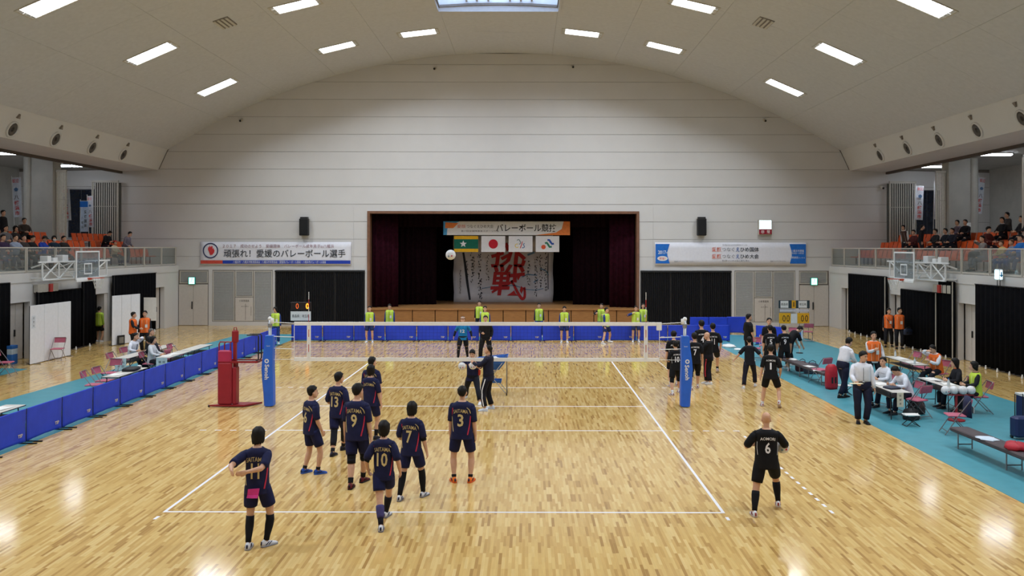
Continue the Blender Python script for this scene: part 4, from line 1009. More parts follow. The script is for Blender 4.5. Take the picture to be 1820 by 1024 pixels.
player('navy player number 11 with pink towel at waist, hands behind back', '11',
       stand((473, 971), (441, 976), 2, (452, 757), w=.92, hands=[(-.03, -.41, 1.20), (-.23, -.45, 1.23)], poles=[(.9, 0, -.4), (-.9, 0, -.4)], fyaw=(-42, 4), hpitch=8),
       (towel,), hairs='bob', socks=(20, 20, 26), sock_t=.55, shoes=(216, 216, 222), sole=(150, 150, 160), bot_len=.36, curl=(12, 12))
player('navy player number 6 standing in blue shoes left of number 13', '6',
       stand((565, 843), (541, 841), -48, (545, 684), hands=[(.21, .12, .86), (-.20, .10, .86)], hyaw=-12), (), hairs='short', socks=(24, 24, 28), sock_t=.92, shoes=(42, 78, 160), sole=(60, 100, 190))
player('navy player number 13 with one dark leg sleeve behind number 6 and number 9', '13',
       stand((610, 800), (591, 811), -22, (596, 657), hands=[(.17, .18, .98), (-.17, .20, 1.0)], hyaw=-20), (legsleeve(1, .40, .84, (24, 24, 32)), legsleeve(0, .40, .84, (24, 24, 32))), socks=(24, 24, 28), sock_t=.9, shoes=(30, 30, 36), sole=(40, 40, 46))
player('navy player number 9 with black knee pads and red and black shoes', '9',
       stand((645, 857), (623, 869), -12, (637, 679), hyaw=-22, w=1.04), (), knee=(18, 18, 22), socks=(22, 22, 26), sock_t=.88, shoes=(96, 24, 36), sole=(30, 24, 28), accent=(20, 20, 24))
player('navy player with long hair just behind number 9, number hidden by a head', '',
       stand((668, 781), (648, 783), -14, (650, 647), w=.92, hands=[(.25, .05, .82), None]), (), hairs='bob', shoes=(36, 36, 44), sole=(36, 36, 44), socks=(22, 22, 26))
player('navy player farthest back in the line behind the long haired player', '',
       stand((670, 762), (650, 763), -16, (656, 633), hyaw=-25), (), shoes=(36, 36, 44), sole=(200, 200, 200), socks=(22, 22, 26))
player('navy player number 10 walking in mismatched knee socks before number 7', '10',
       stand((686, 919), (677, 944), -4, (680, 739), w=.90, lift=(.0, 0), hands=[(.26, .06, .84), (-.27, .05, .86)]), (armband(1, .42, .62), legsleeve(1, .62, .86, (66, 60, 104))), hairs='bob', socks=(24, 24, 34), sock_t=.62, shoes=(214, 214, 220), sole=(120, 120, 132), bot_len=.34)
player('navy player number 7 in long black socks with a black elbow band', '7',
       stand((752, 883), (710, 890), -14, (727, 712), w=.98, hands=[(.27, .06, .83), (-.16, .20, 1.0)], hyaw=4), (armband(0, .42, .60),), hairs='bob', socks=(20, 20, 24), sock_t=.48, shoes=(216, 216, 222), sole=(120, 120, 132), bot_len=.40)
player('navy player number 3 in orange shoes standing apart on the right', '3',
       stand((836, 857), (807, 857), -10, (803, 683), w=1.06, hyaw=4, hpitch=-14, fyaw=(-6, 30)), (), hairs='cropped', socks=(26, 26, 30), sock_t=.93, shoes=(236, 120, 40), sole=(230, 96, 40))

# the Aomori team
AG = 'black team players'
apl = lambda label, num, st, ex=(), **k: person(label=label, group=AG, accent=(150, 60, 60), top=BLK, bottom=BLK2, extra=both(aomori(num), *ex), voxel=k.pop('voxel', .010), shoes=k.pop('shoes', (220, 220, 224)), sole=(190, 170, 160), **{**st, **k})
st6 = stand((1383, 905), (1341, 918), -6, (1359, 728), lift=(.05, 0), w=1.08, hands=[(.33, .30, 1.08), (-.22, .22, 1.10)], poles=[(.6, -.6, -.6), (-.7, -.5, -.5)], fyaw=(-8, 6))
r6, p6 = apl('bald black team player number 6 in the right foreground holding a ball', '6', st6, (), hairs='bald', socks=(18, 18, 22), sock_t=.60, voxel=NV, curl=(20, 25), hdir=((-.1, .9, .1), None), palm=((-1, 0, 0), None), skin=(204, 156, 126))
apl('black team player number 1 walking away toward the bench on the right', '1',
    stand((1385, 726), (1355, 722), -16, (1368, 611), lift=(.07, 0), hands=[(.25, .10, .90), (-.27, .0, .84)]), (), socks=(220, 220, 222), sock_t=.93)
apl('black team player number 10 beside the right net post', '10', stand((1207, 698), (1195, 703), 12, (1201, 604), hands=[(.12, .24, 1.1), (-.14, .24, 1.05)]), (), knee=(18, 18, 20), socks=(215, 215, 218), sock_t=.9)
apl('black team player half hidden behind number 10 at the net post', '1', stand((1203, 686), (1192, 688), 5, (1198, 587), hyaw=-20), (), socks=(215, 215, 218), sock_t=.9)
apl('black team player number 7 just right of the net post with knee pads', '7', stand((1240, 690), (1229, 694), -3, (1229, 590), hands=[(.24, .06, .84), (-.2, .15, .9)]), (), knee=(18, 18, 20), socks=(200, 190, 186), sock_t=.93)
apl('black team player number 11 walking off near the far fence', '11', stand((1275, 662), (1259, 668), -8, (1264, 569), lift=(.04, 0)), (), socks=(26, 26, 28), sock_t=.9)
apl('black team player number 4 left of number 11 behind the bald coach', '4', stand((1253, 668), (1241, 669), 2, (1248, 568)), (), socks=(26, 26, 28), sock_t=.9)
apl('black team player number 5 by the far end of the bench', '5', stand((1378, 664), (1360, 666), -4, (1371, 577), hands=[(.22, .1, .86), (-.24, .08, .84)]), (), socks=(210, 210, 214), sock_t=.9)
apl('black team player number 9 beside number 5 at the bench', '9', stand((1402, 660), (1386, 664), -4, (1383, 575), hpitch=15, hyaw=10), (), socks=(210, 210, 214), sock_t=.9)
person(label='player in black facing the court behind number 5', group=AG, top=BLK, bottom=BLK2, **{**stand((1358, 652), (1376, 652), 172, (1368, 564)), 'voxel': .011}, socks=(210, 210, 214))
def whitestripe(p, root, tab):
    b = MB()
    for i in range(2):
        pts, rr = limb(p, 'leg', i, .05, .93, 8); sx = (1, -1)[i]
        vs = []
        for q, r in zip(pts, rr):
            r = max(r, .05)+.027; vs += [q+V3(sx*r, -.014, 0), q+V3(sx*r, .014, 0)]
        b.add(vs, [(2*j, 2*j+1, 2*j+3, 2*j+2) for j in range(len(pts)-1)])
    b.build('side_stripe', M_prw, root)
def redstripe(p, root, tab):
    b = MB()
    for i in range(2):
        pts, rr = limb(p, 'leg', i, .05, .8, 8); sx = (1, -1)[i]; vs = []
        for q, r in zip(pts, rr):
            r = max(r, .05)+.027; vs += [q+V3(sx*r, -.016, 0), q+V3(sx*r, .016, 0)]
        b.add(vs, [(2*j, 2*j+1, 2*j+3, 2*j+2) for j in range(len(pts)-1)])
    b.build('side_stripe', M_prr, root)
person(label='player in black leaning over the bench to stretch a leg', group=AG, top=BLK, bottom=BLK2, bot_len=.9, voxel=.011, extra=lambda p, r, t: None,
       **{**stand((1397, 655), (1408, 650), -70, (1399, 590), Hh=1.7, lean=48, hpitch=50, hands=[(.14, .55, .62), (-.14, .55, .66)]), })
person(label='young man in black standing side on at the end of the far bench', group=AG, top=BLK, bottom=(24, 24, 30), bot_len=.93, voxel=.011, **stand((1334, 642), (1326, 644), -75, (1329, 556), hyaw=-10, hands=[(.22, .12, .84), (-.2, .12, .86)]))
person(label='assistant in black polo with both arms spread walking right of the net', group=AG, top=(24, 25, 34), bottom=(28, 27, 40), bot_len=.94, bot_loose=.026, voxel=.011, extra=redstripe,
       **stand((1342, 688), (1322, 691), -12, (1325, 597), hands=[(.46, .05, .98), (-.50, .06, .92)], w=.92, lift=(.03, 0)))
def hand_towel(p, root, tab):
    h = p.H[1]; b = MB(); b.loft([[h+V3(x, y, z)+V3(.01*math.sin(z*20), .015*math.sin(z*31+x*50), 0) for x, y in ((-.05, -.02), (.05, -.025), (.06, .02), (-.045, .02))] for z in (.04, -.05, -.15, -.25, -.33, -.40)])
    b.build('white_towel', C('towel', (214, 212, 206)), root, True)
person(label='bald coach in black with red striped track pants holding a white towel', top=BLK, bottom=(24, 22, 32), bot_len=.94, bot_loose=.028, hairs='bald', voxel=.010, extra=both(redstripe, hand_towel), skin=(210, 164, 136),
       **stand((1262, 684), (1256, 682), 62, (1246, 589), hands=[(.10, .28, 1.0), (-.14, .34, .98)], w=1.1, hpitch=10))
person(label='coach in dark tracksuit facing camera holding balls beside the ball cart', top=NAVY, top_len=.52, bottom=(22, 23, 34), bot_len=.94, bot_loose=.024, voxel=.0095, collar=NAVY, hairs='fringe',
       extra=both(whitestripe, lambda p, r, t: MB().rbox(-.25, -.17, .02, .05, .78, .95, .02).build('red_pouch', mat('red_pouch', (200, 60, 44), .7), r)),
       **stand((828, 707), (853, 719), 168, (833, 624), Hh=1.6, hands=[(.23, .30, 1.10), (-.10, .30, 1.10)], hpitch=15, poles=[(.8, -.4, -.3), (-.8, -.4, -.3)]))
person(label='coach in navy track jacket seen side on with raised hand at the ball cart', top=(25, 27, 46), top_len=.97, bottom=(22, 23, 34), bot_len=.94, bot_loose=.028, voxel=.0095, collar=(25, 27, 46), hairs='cropped', extra=whitestripe, shoes=(214, 222, 236), sole=(200, 210, 230),
       **stand((874, 727), (862, 731), 72, (864, 612), hands=[(.06, .38, 1.22), (-.10, .40, 1.26)], hpitch=-12, fyaw=(0, 12)))
def libero(p, root, tab):
    b = MB(); print_text(b, p, tab, '12', .25, w=.17, h=.13, side=1, bold=.02); b.build('chest_number', M_prw, root)
person(label='player in bright blue shirt number 12 beyond the net', group=SG, top=(24, 118, 178), bottom=(20, 21, 30), voxel=.011, knee=(20, 20, 24), socks=(22, 22, 26), sock_t=.6, extra=both(libero, armband(0, .5, .98, (20, 24, 40)), armband(1, .5, .98, (20, 24, 40))), hairs='cap', cap=(190, 160, 140),
       **stand((814, 640), (831, 638), 178, (821, 577), Hh=1.62, hands=[(.36, .04, .92), (-.36, .04, .92)]))
person(label='man in black tracksuit beyond the net with hands before his stomach', top=(20, 20, 23), top_len=.97, bottom=(20, 20, 24), bot_len=.94, bot_loose=.03, voxel=.011, extra=whitestripe,
       **stand((854, 641), (872, 641), 176, (862, 562), Hh=1.68, hands=[(.10, .26, 1.08), (-.22, .10, .9)], w=1.08))
# volleyballs
M_ballw = mat('ball_white', (226, 226, 228), .4, .02); M_balls = mat('ball_seam', (196, 196, 200), .5)
def volleyball(c, label, group=None, r=.105, rot=0.):
    t = thing('volleyball', label, 'ball', (c[0], c[1], c[2]-r), rot, group)
    MB().ball((0, 0, r), r, n=20, k=12).build('shell', M_ballw, t, True)
    b = MB()
    for ax in range(3):
        for o in (-.36, .36):
            rr = math.sqrt(1-o*o)*r*1.003; N = 24; pts = []
            for k in range(N+1):
                a = 2*math.pi*k/N; q = [rr*math.cos(a), rr*math.sin(a), o*r]; pts.append(V3(*np.roll(q, ax))+V3(0, 0, r))
            b.tube(pts, .0022, 4, cap=False)
    b.build('seams', M_balls, t)
    m_ = MB(); m_.ball((.03, -r*.93, r*.8), .018, .006, .016); m_.build('red_mark', M_prr, t); m_ = MB(); m_.ball((-.035, -r*.92, r*.72), .016, .006, .02); m_.build('blue_mark', M_blueink, t)
    return t
p_ = AY(801, 453, -5.); volleyball(p_, 'white volleyball in the air before the stage', None, .105)
k = st6['H']/1.73; hw_ = local2world(st6['pos'], st6['rz'], st6['H'], p6.H[0]); hd = local2world(st6['pos'], st6['rz'], st6['H'], V3(.30, .17, 1.09))
volleyball(hd, 'white volleyball under the right arm of bald player number 6')
pc = G(842, 712)
b1 = AY(821, 651, pc[1]-.42); volleyball(b1, 'white volleyball at the left hand side of the coach with the cart'); b2_ = AY(840.5, 650, pc[1]-.42); volleyball(b2_, 'white volleyball held before the chest of the coach with the cart')
# ---------------------------------------------------------------- helpers in lime vests, officials, spectators
LIME = (190, 216, 74); TRK = (40, 62, 128); ORG = (232, 108, 42)
VG = 'helpers in lime vests'
def helper(label, st, top=TRK, bottom=TRK, bot_len=.93, **k): return person(label=label, group=VG, top=top, top_len=.97, bottom=bottom, bot_len=bot_len, vest=LIME, badge=True, voxel=.0125, **{**st, **k})
sh = dict(bottom=(36, 48, 96), bot_len=.40, socks=(225, 225, 228), sock_t=.92)
helper('helper in lime vest and blue tracksuit behind the left net post', stand((484, 612), (495, 611), -172, (489, 546), hyaw=-25, Hh=1.62), hairs='bob')
helper('helper in lime vest and shorts standing before the far fence on the left', stand((652, 609), (662, 609), 180, (656, 543), Hh=1.62), **sh)
helper('helper in lime vest behind the fence at the left part of the stage', stand((688, 603), (697, 603), 180, (692, 535), Hh=1.62, hpitch=12))
helper('helper in lime vest with black sleeves behind the fence before the calligraphy', stand((847, 594), (857, 594), 182, (852, 529), Hh=1.62), top=(26, 26, 32), bottom=(26, 26, 32))
helper('helper in lime vest before the fence behind the man in black tracksuit', stand((857, 609), (867, 609), 180, (862, 544), Hh=1.62), **sh)
helper('helper in lime vest behind the fence right of the calligraphy', stand((953, 599), (963, 599), 180, (958, 533), Hh=1.6), top=(34, 40, 60))
helper('helper in lime vest and shorts standing before the fence right of centre', stand((998, 609), (1008, 609), 180, (1002, 545), Hh=1.62, hpitch=14), **sh)
helper('helper in lime vest with raised hands behind the fence on the right', stand((1064, 601), (1074, 601), 172, (1069, 535), Hh=1.62, hands=[(.26, .30, 1.25), (-.1, .28, 1.15)]), top=(26, 26, 32))
helper('helper in lime vest and shorts stepping sideways before the fence', stand((1071, 612), (1083, 609), -120, (1077, 545), Hh=1.62, lift=(0, .02)), **sh)
helper('helper in lime vest and shorts with hand to face at the right antenna', stand((1125, 608), (1135, 608), 180, (1130, 542), Hh=1.62, hands=[(.18, .16, 1.38), None]), **sh)
helper('helper in lime vest behind the fence at the right edge of the stage', stand((1138, 601), (1148, 601), 180, (1143, 533), Hh=1.62), top=(26, 26, 32), bottom=(26, 26, 32))
helper('helper in lime vest seen from behind in the dark doorway on the left wall', dict(pos=(-17.75, 15.0), rz=-15, H=1.58, pose={}), top=(150, 180, 60), bottom=(24, 24, 30), bot_len=.42)
# orange vests
OG = 'staff in orange vests'
def staff(label, st, **k): return person(label=label, group=OG, vest=ORG, badge=True, bottom=k.pop('bottom', (27, 27, 33)), bot_len=.94, bot_loose=.026, top=k.pop('top', (30, 30, 36)), top_len=.97, voxel=.0115, shoes=(26, 26, 30), sole=(26, 26, 30), **{**st, **k})
staff('staff member in orange vest with raised forearm by the left white screen', stand((232, 629), (240, 627), -75, (236, 553), Hh=1.64, hands=[(.2, .30, 1.05), (-.12, .34, 1.1)]))
staff('staff member in orange vest with badge standing beside the left white screen', stand((253, 627), (262, 627), -165, (258, 550), Hh=1.68))
staff('staff member in orange vest with shoulder strap on the right wall', stand((1574, 617), (1585, 616), 160, (1582, 547), hyaw=30), top=(40, 40, 48), extra=lambda p, r, t: (lambda b: (ribbon(b, p, t, [(-.13, .42), (0, .24), (.15, .02)], .035, 1), b.build('shoulder_strap', M_blackmetal, r)))(MB()))
staff('staff member in orange vest holding a dark bag on the right wall', stand((1594, 620), (1603, 620), 160, (1601, 546), hyaw=45))
staff('staff member in orange vest over white shirt standing at the right tables', stand((1545, 690), (1560, 690), 175, (1552, 588), hands=[(.05, .26, 1.2), (-.26, .16, .92)], w=1.05), top=(214, 216, 222))
# officials in white shirts
M_tie = mat('navy_trim', (30, 34, 58), .6)
def shirtfront(p, root, tab):
    b = MB(); ribbon(b, p, tab, [(0, .05), (0, .44)], .01, 1); ribbon(b, p, tab, [(-.10, .34), (-.03, .34)], .03, 1); b.build('placket_and_pocket_trim', M_tie, root)
    MB().tube([p.cen(.10)+p.rot(.1)@q for q in [V3(.165*p.w*math.cos(a), .122*p.w*math.sin(a), 0) for a in np.arange(17)*math.pi/8]], .018, 6, cap=False).build('belt', mat('brown_belt', (60, 44, 36), .5), root)
    MB().rbox(-.03, .03, .128*p.w, .128*p.w+.022, p.pz+.078, p.pz+.122, .006).build('belt_buckle', M_steel, root)
stw = stand((1525, 752), (1539, 753), 172, (1528, 622), hands=[(.20, .30, 1.02), (-.27, .08, .82)], hyaw=38, hpitch=10, w=1.12)
rw, pw_ = person(label='official in white shirt and navy trousers walking with a paper in hand', top=(220, 220, 228), top_s0=.085, top_loose=.017, top_len=.97, bottom=(28, 30, 52), bot_len=.95, bot_loose=.03, shoes=(24, 24, 28), sole=(24, 24, 28), voxel=.0095, collar=(32, 34, 56), extra=shirtfront, hairs='short', **stw)
hp = local2world(stw['pos'], stw['rz'], stw['H'], pw_.H[0]+V3(.0, .13, .0))
t = thing('paper_sheet', 'cream sheet held by the walking official', 'paper', hp, 0); MB().box(-.20, .10, -.10, .05, -.001, .003).build('sheet', mat('cream_paper', (222, 208, 176), .8), t)
person(label='official in white shirt leaning over behind the walking official', top=(220, 220, 228), top_s0=.085, top_loose=.017, top_len=.97, bottom=(28, 30, 52), bot_len=.95, bot_loose=.03, shoes=(24, 24, 28), sole=(24, 24, 28), voxel=.0105, collar=(32, 34, 56),
       **stand((1493, 708), (1503, 707), -62, (1512, 612), Hh=1.74, lean=24, hpitch=18, hands=[(.14, .42, .95), (-.1, .44, 1.0)]))
# seated people:  chair seat .44 high
def seated(x, y, rz, label, H=1.68, z0=0., hands=None, lean=4., group=None, feet=None, **k):
    ps = dict(pz=.545, feet=feet or [(.11, .43), (-.11, .43)], hands=hands or [(.12, .36, .74), (-.12, .36, .74)], lean=lean, poles=[(.6, -.6, -.4), (-.6, -.6, -.4)], py=0.)
    for q in ('hyaw', 'hpitch', 'w', 'twist', 'side'):
        if q in k: ps[q] = k.pop(q)
    k.setdefault('voxel', .0125); k.setdefault('bot_len', .94); k.setdefault('bottom', (30, 30, 38)); k.setdefault('top_len', .97); k.setdefault('shoes', (40, 40, 46)); k.setdefault('sole', (40, 40, 46))
    return person((x, y), rz, label, H, group, pose=ps, z0=z0, **k)
# head pixel -> floor spot at sitting height
def sit_at(px, py, Z=1.26): q = G(px, py, Z); return q[0], q[1]
WJ = (212, 216, 226)
def stripes_white(p, root, tab):
    b = MB(); ribbon(b, p, tab, [(-.16, .40), (-.02, .43), (.14, .40)], .03, 1); ribbon(b, p, tab, [(-.14, .30), (0, .20)], .025, 1); ribbon(b, p, tab, [(-.1, .4), (0, .43), (.1, .4)], .04, -1); b.build('navy_stripes', M_tie, root)
seated(10.98, .12, 108, 'scorer in white and navy jacket sitting at the front right table', top=WJ, bottom=(28, 30, 48), extra=stripes_white, hyaw=22, lean=14, hands=[(.16, .40, .78), (-.1, .40, .78)])
seated(11.05, -.95, 98, 'scorer in white jacket bending to write at the front right table', top=WJ, bottom=(28, 30, 48), extra=stripes_white, lean=30, hpitch=45, hands=[(.14, .46, .78), (-.16, .44, .78)])
seated(13.75, 3.05, 110, 'person in orange vest over white sleeves sitting at the rear right table', top=(218, 220, 226), vest=ORG, lean=14, hands=[(.06, .34, 1.16), (-.06, .36, .86)], group=OG, hpitch=20)
seated(12.72, -.2, 85, 'woman in black with orange collar sitting at the middle right table', top=(28, 28, 34), collar=(226, 110, 50), hairs='long', lean=6, w=.9, hands=[(.1, .3, .80), (-.12, .32, .78)])
seated(12.86, -.85, 82, 'woman in lime vest with short bob sitting at the middle right table', top=(28, 28, 34), vest=LIME, hairs='bob', w=.9, group=VG, hands=[(.14, .3, .76), (-.12, .32, .76)])
seated(-12.12, 6.15, -100, 'man in white shirt and dark tie sitting at the left table, hand at his face', top=(216, 218, 228), lean=14, hyaw=8, hands=[(.22, .34, .76), (-.02, .30, 1.16)], extra=lambda p, r, t: (lambda b: (ribbon(b, p, t, [(0, .12), (0, .46)], .04, 1), b.build('tie', M_tie, r)))(MB()))
seated(-11.0, 5.6, 85, 'person in dark clothes slumped with arm along the left table', top=(26, 26, 36), lean=30, hpitch=30, hairs='bob', hands=[(.20, .48, .74), (-.05, .52, .74)])
seated(-12.15, 7.5, -95, 'grey haired person behind the slumped person at the left tables', top=(52, 52, 56), hairm=HAIRG, lean=8)
seated(-10.92, 4.95, -85, 'woman in light grey cardigan sitting at the fence side left table', top=(196, 198, 202), hairs='bob', w=.9, hyaw=-15, hands=[(.16, .34, .76), (-.14, .34, .76)])

# spectators
ROWS = {1: (18.5, 3.36), 2: (19.85, 3.76), 3: (20.8, 4.16), 4: (21.75, 4.45)}
def spectator(px, py, row, label, standing=False, rz=None, **k):
    sg = -1 if px < 900 else 1; X, zf = ROWS[row]; q = AX(px, py, XC+sg*X)
    k.setdefault('voxel', .016)
    gp = 'spectators in the %s gallery' % ('left' if sg < 0 else 'right')
    base = (-90 if sg < 0 else 90)+(rz or 0)
    if not standing: return seated(q[0], q[1], base, label, z0=zf, group=gp, H=k.pop('H', 1.7), **k)
    ps = {a: k.pop(a) for a in ('lean', 'hyaw', 'hpitch', 'hands', 'w') if a in k}
    return person((q[0], q[1]), base, label, k.pop('H', 1.62), gp, pose=ps, z0=zf, top_len=.97, bottom=k.pop('bottom', (30, 30, 38)), bot_len=.94, **k)
DK = (34, 32, 38)
spectator(5, 377, 3, 'spectator in dark coat standing at the very left edge of the left gallery', True, top=(30, 28, 32), rz=-10)
spectator(9, 400, 2, 'spectator in grey top with a cream scarf near the left picture edge', top=(120, 116, 118), collar=(220, 206, 150), rz=-25)
spectator(26, 402, 2, 'spectator with long dark hair and cream scarf in the left gallery', top=(52, 46, 48), collar=(222, 212, 160), hairs='long', w=.9, rz=-20)
spectator(42, 387, 3, 'spectator in big brown coat high in the left gallery', top=(62, 54, 50), w=1.15, rz=-30)
spectator(26, 417, 1, 'spectator in pale blue shirt in the front row of the left gallery', top=(150, 160, 182), rz=-20, bottom=(44, 50, 74), hands=[(.14, .5, .8), (-.1, .4, .8)])
spectator(4, 420, 1, 'spectator in purple top in the front row at the left edge', top=(58, 44, 74), rz=-20, bottom=(52, 58, 84))
spectator(41, 419, 1, 'spectator with face turned to the court beside the pale blue shirt', top=(60, 52, 50), rz=-15, hyaw=-20, skin=(214, 168, 142))
spectator(55, 417, 1, 'spectator in black looking down in the left front row', top=(28, 28, 32), hpitch=20, rz=-15)
spectator(75, 416, 1, 'spectator in bright blue jacket and cap reading papers in the left front row', top=(34, 64, 160), hpitch=25, cap=(52, 50, 48), hands=[(.16, .36, .84), (-.14, .36, .84)], bottom=(92, 90, 88))
spectator(95, 418, 1, 'spectator in dark teal coat wearing a white face mask', top=(24, 44, 62), mask=True, rz=-35, hairs='bob')
spectator(112, 418, 1, 'spectator in dark coat right of the masked spectator', top=(44, 40, 40), rz=-30, hyaw=15)
spectator(187, 408, 2, 'spectator in black bending over a page before the lattice gate', top=(22, 22, 28), lean=22, hpitch=38, rz=-10, bottom=(46, 26, 40), w=1.1)
spectator(203, 425, 1, 'small child in beige with a red hat in the left front row', top=(196, 178, 150), cap=(190, 60, 54), H=1.5, rz=-10)
spectator(223, 412, 1, 'spectator in grey cardigan standing bent toward the left railing', True, top=(112, 104, 116), lean=24, hpitch=20, H=1.68, rz=-10, hands=[(.2, .3, .95), (-.2, .25, .95)], bottom=(44, 40, 58))
spectator(1610, 403, 2, 'spectator with brown waistcoat over white sleeves leaning in the right gallery', True, top=(210, 208, 206), vest=(72, 50, 44), lean=22, H=1.62, rz=25)
spectator(1625, 406, 2, 'spectator in dark red beside the brown waistcoat', top=(84, 36, 38), rz=20)
spectator(1636, 398, 2, 'spectator in black standing with back to the court in the right gallery', True, top=(28, 24, 30), H=1.58, rz=160, lean=8)
spectator(1664, 410, 2, 'spectator in dark grey sitting left of two white lettered tops', top=(40, 38, 40), rz=10)
wl_ = lambda p, r, t: (lambda b: (ribbon(b, p, t, [(-.14, .22), (.14, .22)], .03, 1), ribbon(b, p, t, [(-.1, .28), (.1, .28)], .02, 1), b.build('white_stripes', M_prw, r)))(MB())
spectator(1682, 408, 2, 'spectator in dark top with a white chest stripe under the far pillar', top=(32, 34, 44), extra=wl_, rz=12)
spectator(1694, 404, 2, 'spectator in navy hood right of the white striped top', top=(30, 32, 46), rz=18)
spectator(1703, 390, 3, 'spectator in mauve grey in the rear row beside the far right pillar', top=(92, 80, 92), rz=15)
spectator(1717, 390, 3, 'spectator in black coat in the rear row beside the far right pillar', top=(24, 22, 28), rz=25, w=1.08)
spectator(1755, 404, 2, 'spectator in maroon top turned away in the right gallery', top=(84, 40, 38), rz=110, hairs='fringe')
spectator(1748, 418, 1, 'spectator in grey shirt with hand at mouth in the right front row', top=(126, 120, 118), rz=-5, hyaw=20, hands=[(.08, .24, 1.16), (-.1, .4, .8)], bottom=(104, 110, 122))
spectator(1783, 384, 3, 'spectator in black suit with white collar high in the right gallery', top=(24, 24, 30), collar=(220, 220, 220), rz=15)
spectator(1792, 374, 4, 'spectator half hidden behind the suited spectator by the near lattice gate', False, top=(70, 66, 66), H=1.66)
spectator(1816, 413, 1, 'spectator in bright blue and black at the right picture edge', top=(36, 108, 190), rz=10, bottom=(40, 66, 120))
spectator(1800, 428, 1, 'child with orange brown hair in the right front row', top=(120, 130, 160), hairm=HAIRO, H=1.5, bottom=(44, 70, 124))
spectator(1782, 432, 1, 'child in pale yellow top in the right front row', top=(206, 180, 110), H=1.46, bottom=(56, 84, 136), hairm=HAIRO)
spectator(1818, 383, 3, 'spectator in dark top cut by the right picture edge in the rear row', top=(38, 38, 44))
finish_bodies()
# ================================================================ EQUIPMENT
# net posts with blue pads
M_pad = mat('blue_pad_vinyl', (38, 98, 205), .4, .04, 4); M_pole = mat('grey_pole', (150, 152, 155), .35, metal=.6)
def net_post(sx, label):
    x = sx*5.54; t = thing('net_post', label, 'net post', (x, 0, 0))
    prof = [(.02, .115, .0), (.04, .122, .0), (.35, .13, .01), (.7, .145, .03), (1.0, .148, .045), (1.25, .138, .035), (1.55, .118, .012), (1.80, .108, 0), (1.88, .104, 0), (1.89, .09, 0)]
    b = MB(); rs = []
    for z, h, o in prof:
        c = sx*o; q = .045; rs.append([(c-h+q, -.15, z), (c+h-q, -.15, z), (c+h, -.15+q, z), (c+h, .15-q, z), (c+h-q, .15, z), (c-h+q, .15, z), (c-h, .15-q, z), (c-h, -.15+q, z)])
    b.loft(rs).build('pad', M_pad, t)
    MB().bar((0, 0, 0), (0, 0, 2.3), .045, 12).lathe([(.05, 2.1), (.06, 2.12), (.06, 2.2), (.05, 2.22)], 12).build('pole', M_pole, t, True)
    MB().rbox(-.05-sx*.05, .05-sx*.05, -.04, .04, 2.2, 2.34, .01).ball((0, 0, 2.33), .06, .05, .06).build('pulley_head', M_white, t, True)
    b = MB(); flat_text(b, 'Senoh', (sx*.035, -.154, .93), w=.40, h=.115, ux=(.03*sx, 0, -1), uz=(1, 0, 0), bold=.02); flat_text(b, 'Senoh', (-.0, -.152, 1.62), w=.09, h=.03)
    b.build('lettering', M_white, t, kind='stuff')
    b = MB(); N = 16; c = (sx*.04, 1.22); b.loft([[(c[0]+r*math.cos(k*2*math.pi/N), y, c[1]+r*math.sin(k*2*math.pi/N)) for k in range(N)] for r, y in ((.03, -.155), (.058, -.155), (.058, -.15), (.03, -.15), (.03, -.155))], cap=False); b.build('logo_ring', M_white, t)
net_post(-1, 'left net post wrapped in a blue lettered pad beside the red stand'); net_post(1, 'right net post wrapped in a blue lettered pad beside black team')
# net
zt1, zt0 = AY(850, 572.5, 0)[2], AY(850, 579, 0)[2]; zb1, zb0 = AY(850, 636, 0)[2], AY(850, 642.5, 0)[2]
xl, xr = AY(523, 576, 0)[0], AY(1172, 576, 0)[0]
M_band = mat('net_band', (232, 230, 226), .6, .02); M_cord = mat('net_cord', (40, 38, 44), .8); M_rope = mat('white_rope', (225, 224, 220), .7)
net = thing('volleyball_net', 'volleyball net with white bands stretched across the court', 'net', (0, 0, 0))
MB().rbox(xl, xr, -.012, .012, zt0, zt1, .005).build('top_band', M_band, net); MB().rbox(xl, xr, -.010, .010, zb0, zb1, .004).build('bottom_band', M_band, net)
for x in (-4.5, 4.5):
    MB().rbox(x-.05, x+.05, -.014, .014, zb0, zt0, .004).build('side_band', M_band, net)
    for k in range(9): MB().bar((x, -.02, zb0+.2*k+.05), (x, -.02, zb0+.2*k+.25), .008, 8).build('antenna_red' if k % 2 else 'antenna_white', M_red if k % 2 else M_white, net)
b = MB(); n_ = 97
for k in range(n_+1):
    x = xl+(xr-xl)*k/n_; b.add([(x-.0015, 0, zb1), (x+.0015, 0, zb1), (x+.0015, 0, zt0), (x-.0015, 0, zt0)], [(0, 1, 2, 3)])
for k in range(1, 9):
    z = zb1+(zt0-zb1)*k/9; b.add([(xl, .001, z-.0015), (xr, .001, z-.0015), (xr, .001, z+.0015), (xl, .001, z+.0015)], [(0, 1, 2, 3)])
b.build('netting', M_cord, net, kind='stuff')
for sx, xe in ((-1, xl), (1, xr)):
    xp = sx*5.50; b = MB(); b.bar((xe, 0, zt1-.04), (xp, 0, zt1-.01), .012, 6); b.bar((xe, 0, zb0+.05), (xp, 0, zb0+.04), .007, 5)
    for z in (1.84, 1.52): b.bar((xe, 0, z), (xp, 0, z+.02), .012, 6)
    b.bar((xe, 0, zt0), (xe-.04*sx*0, 0, zb1), .008, 5); b.build('side_ropes', M_rope, net)
MB().rbox(xr-.08, xr+.06, -.03, .02, zt0-.12, zt1, .01).build('net_tag', M_white, net)
